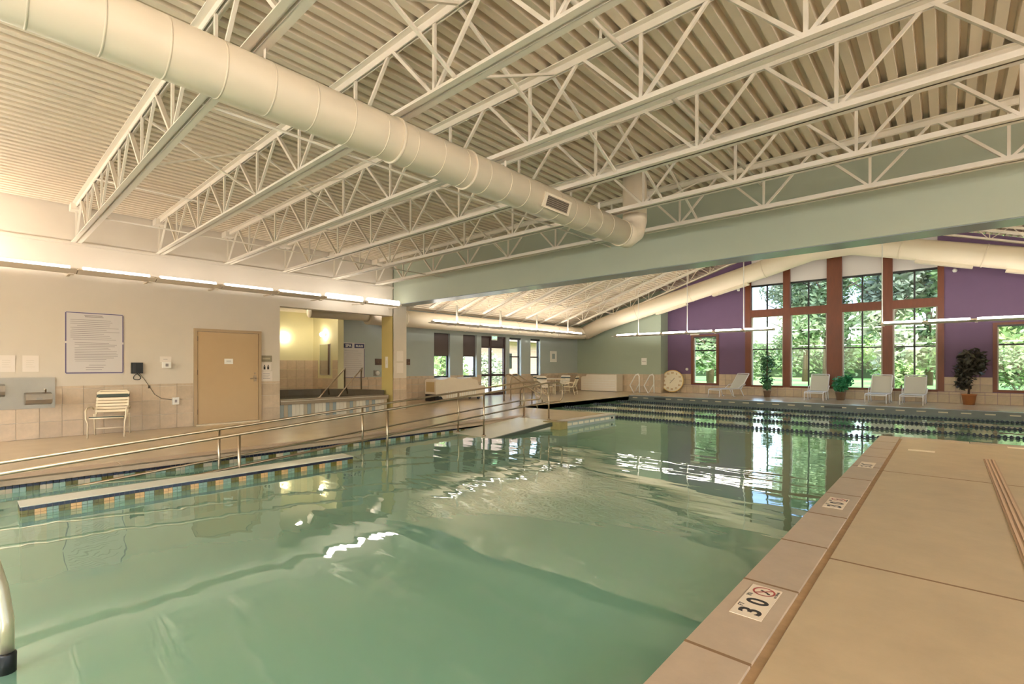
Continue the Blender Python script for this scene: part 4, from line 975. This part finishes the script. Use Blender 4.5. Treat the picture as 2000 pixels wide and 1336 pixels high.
o = thing('window_scoreboard_box', (-8.75, FY - .05, 2.86), 'small pale unit above the left wood framed window', 'box'); B().box(-.4, .0, -.12, 0, -.1, .06).build('body', M_cream, o); B().box(-.36, -.04, -.125, -.12, -.05, .02).build('front_panel', M_path, o)

# ---------------------------------------------------------------- outdoors
lawn = struct(B().box(-60, 60, FY + .3, 110, -.4, -.12).build('ground_lawn', M_grass), 'mown green lawn outside the tall windows', 'lawn')
struct(B().box(-60, FXL - .3, -10, FY + .3, -.4, -.13).box(XR + .3, 60, -60, BY0, -.4, -.13).box(-60, XR + .3, -60, YB - .3, -.4, -.13).box(FXR + .3, 60, BY0, FY + .3, -.4, -.13).build('ground_drive', M_path), 'pale paved drive outside the narrow windows, extended unseen around the halls', 'ground')  # unseen stretches right and behind are pale to keep bounce light neutral
def tree(x, y, h, r, m, label, seed, n=7500, size=.24):
    o = thing('garden_tree', (x, y, -.12), label, 'tree', 'trees outside the tall windows'); rr = random.Random(seed); b = B()
    b.tube([(0, 0, 0), (rr.uniform(-.2, .2), 0, h * .3), (rr.uniform(-.4, .4), 0, h * .75)], .2, 8, radii=[.26, .2, .06])
    for k in range(6):
        a = rr.uniform(0, 6.28); z = h * rr.uniform(.22, .6); b.tube([(0, 0, z), (r * .4 * math.cos(a), r * .4 * math.sin(a), z + h * .14), (r * .75 * math.cos(a), r * .75 * math.sin(a), z + h * .2)], .06, 6, radii=[.09, .06, .02])
    b.build('trunk', M_trunk, o)
    b = B(); K = 14
    for k in range(K):
        a = rr.uniform(0, 6.28); q = rr.uniform(0, .75) * r; z = h * rr.uniform(.16, .9)
        leaf_cloud(b, (q * math.cos(a), q * math.sin(a), z), r * rr.uniform(.3, .5), h * rr.uniform(.1, .17), n // K, size, rr)
    tag(b.build('foliage', m, o), 'leaves', kind='stuff')
tl = [(-22, 40, 10, 4.0, M_tree2), (-16.5, 46, 11, 4.2, M_tree1), (-12.5, 35, 7.5, 3.0, M_tree1), (-9.5, 50, 12, 4.4, M_tree3), (-6.0, 38, 10, 2.8, M_tree1), (-2.6, 34, 10, 2.6, M_tree3), (-1.0, 46, 12, 4.2, M_tree1),
      (1.4, 35, 11, 3.0, M_tree2), (4.6, 41, 12, 4.0, M_tree1), (5.2, 33, 6, 2.5, M_tree2), (9.5, 46, 12, 4.4, M_tree2), (14, 40, 11, 4.0, M_tree1), (-20, 56, 13, 5, M_tree1), (4, 58, 14, 5, M_tree1), (-5, 60, 14, 5, M_tree2)]
tlab = ['beyond the left wood framed window', 'beyond the first window bay, far back', 'low tree near the left window', 'behind the first bay, pale and distant', 'seen through the second bay', 'silvery, seen through the third bay', 'tall, behind the third bay', 'fresh green, filling the fourth bay', 'right of the fourth bay', 'low bush at the right wood framed window', 'tall, beyond the right window', 'at the far right edge of the lawn', 'most distant at left', 'most distant at right', 'most distant at centre']
for i, (x, y, h, r, m) in enumerate(tl): tree(x, y, h, r, m, 'leafy garden tree ' + tlab[i], 20 + i)
def bush(x, y, r, m, label, seed):
    o = thing('garden_bush', (x, y, -.12), label, 'bush', 'bushes outside'); rr = random.Random(seed); b = B()
    for k in range(4): b.tube([(0, 0, 0), (rr.uniform(-.5, .5) * r, rr.uniform(-.5, .5) * r, r)], .03, 5)
    b.build('stem', M_trunk, o); b = B()
    for k in range(5): leaf_cloud(b, (rr.uniform(-.5, .5) * r, rr.uniform(-.5, .5) * r, r * rr.uniform(.5, 1.2)), r * .6, r * .6, 500, .12, rr)
    tag(b.build('foliage', m, o), 'leaves', kind='stuff')
bush(-20.5, 17.5, 1.7, M_tree2, 'green bush outside the narrow window nearest the column', 60)
bush(-20.2, 20.6, 1.5, M_tree3, 'silvery bush outside the narrow window left of the glass door', 61)
bush(-1.6, 29.5, 1.0, M_tree2, 'small bush on the lawn outside the fourth window bay', 62)
bush(2.4, 31.0, 1.5, M_tree1, 'round bush on the lawn outside the right wood framed window', 63)
bush(-9.4, 32.0, 1.2, M_tree1, 'dark bush on the lawn outside the left wood framed window', 64)
hd = thing('garden_hedge', (-3, 66, -.12), 'long clipped hedge closing the lawn behind the trees', 'hedge'); rr = random.Random(99); b = B()
for k in range(60): leaf_cloud(b, (-45 + 1.55 * k, 0, 2.3), 1.7, 2.6, 150, .3, rr)
tag(b.build('foliage', M_tree1, hd), 'leaves', kind='stuff'); B().box(-46, 47, .6, 1.4, 0, 4.2).build('hedge_core', mat('dark hedge core', (70, 88, 60), .9), hd)
hs = thing('neighbour_building', (-26, 30, -.13), 'pinkish brick building with white door seen through the glass exit door', 'building')
B().box(-4, 0, -8, 12, 0, 3.4).build('wall', M_brick, hs); B().prism([(-5, 3.3), (.9, 3.3), (-2, 5.6)], 'y', -8.6, 12.6).build('roof', M_roofing, hs)
B().box(0, .06, -6.6, -4.2, 0, 2.2).build('garage_door', M_white, hs); B().box(0, .06, -1.6, -.9, 1.2, 2.4).build('window', M_dark, hs); B().box(0, .05, 2.4, 5.4, 0, 2.2).build('garage_door', M_white, hs)
for k in range(10): B().box(0, .02, -8, 12, .3 + .3 * k, .315 + .3 * k).build('brick_course', mat('pale mortar', (206, 186, 172), .8), hs)
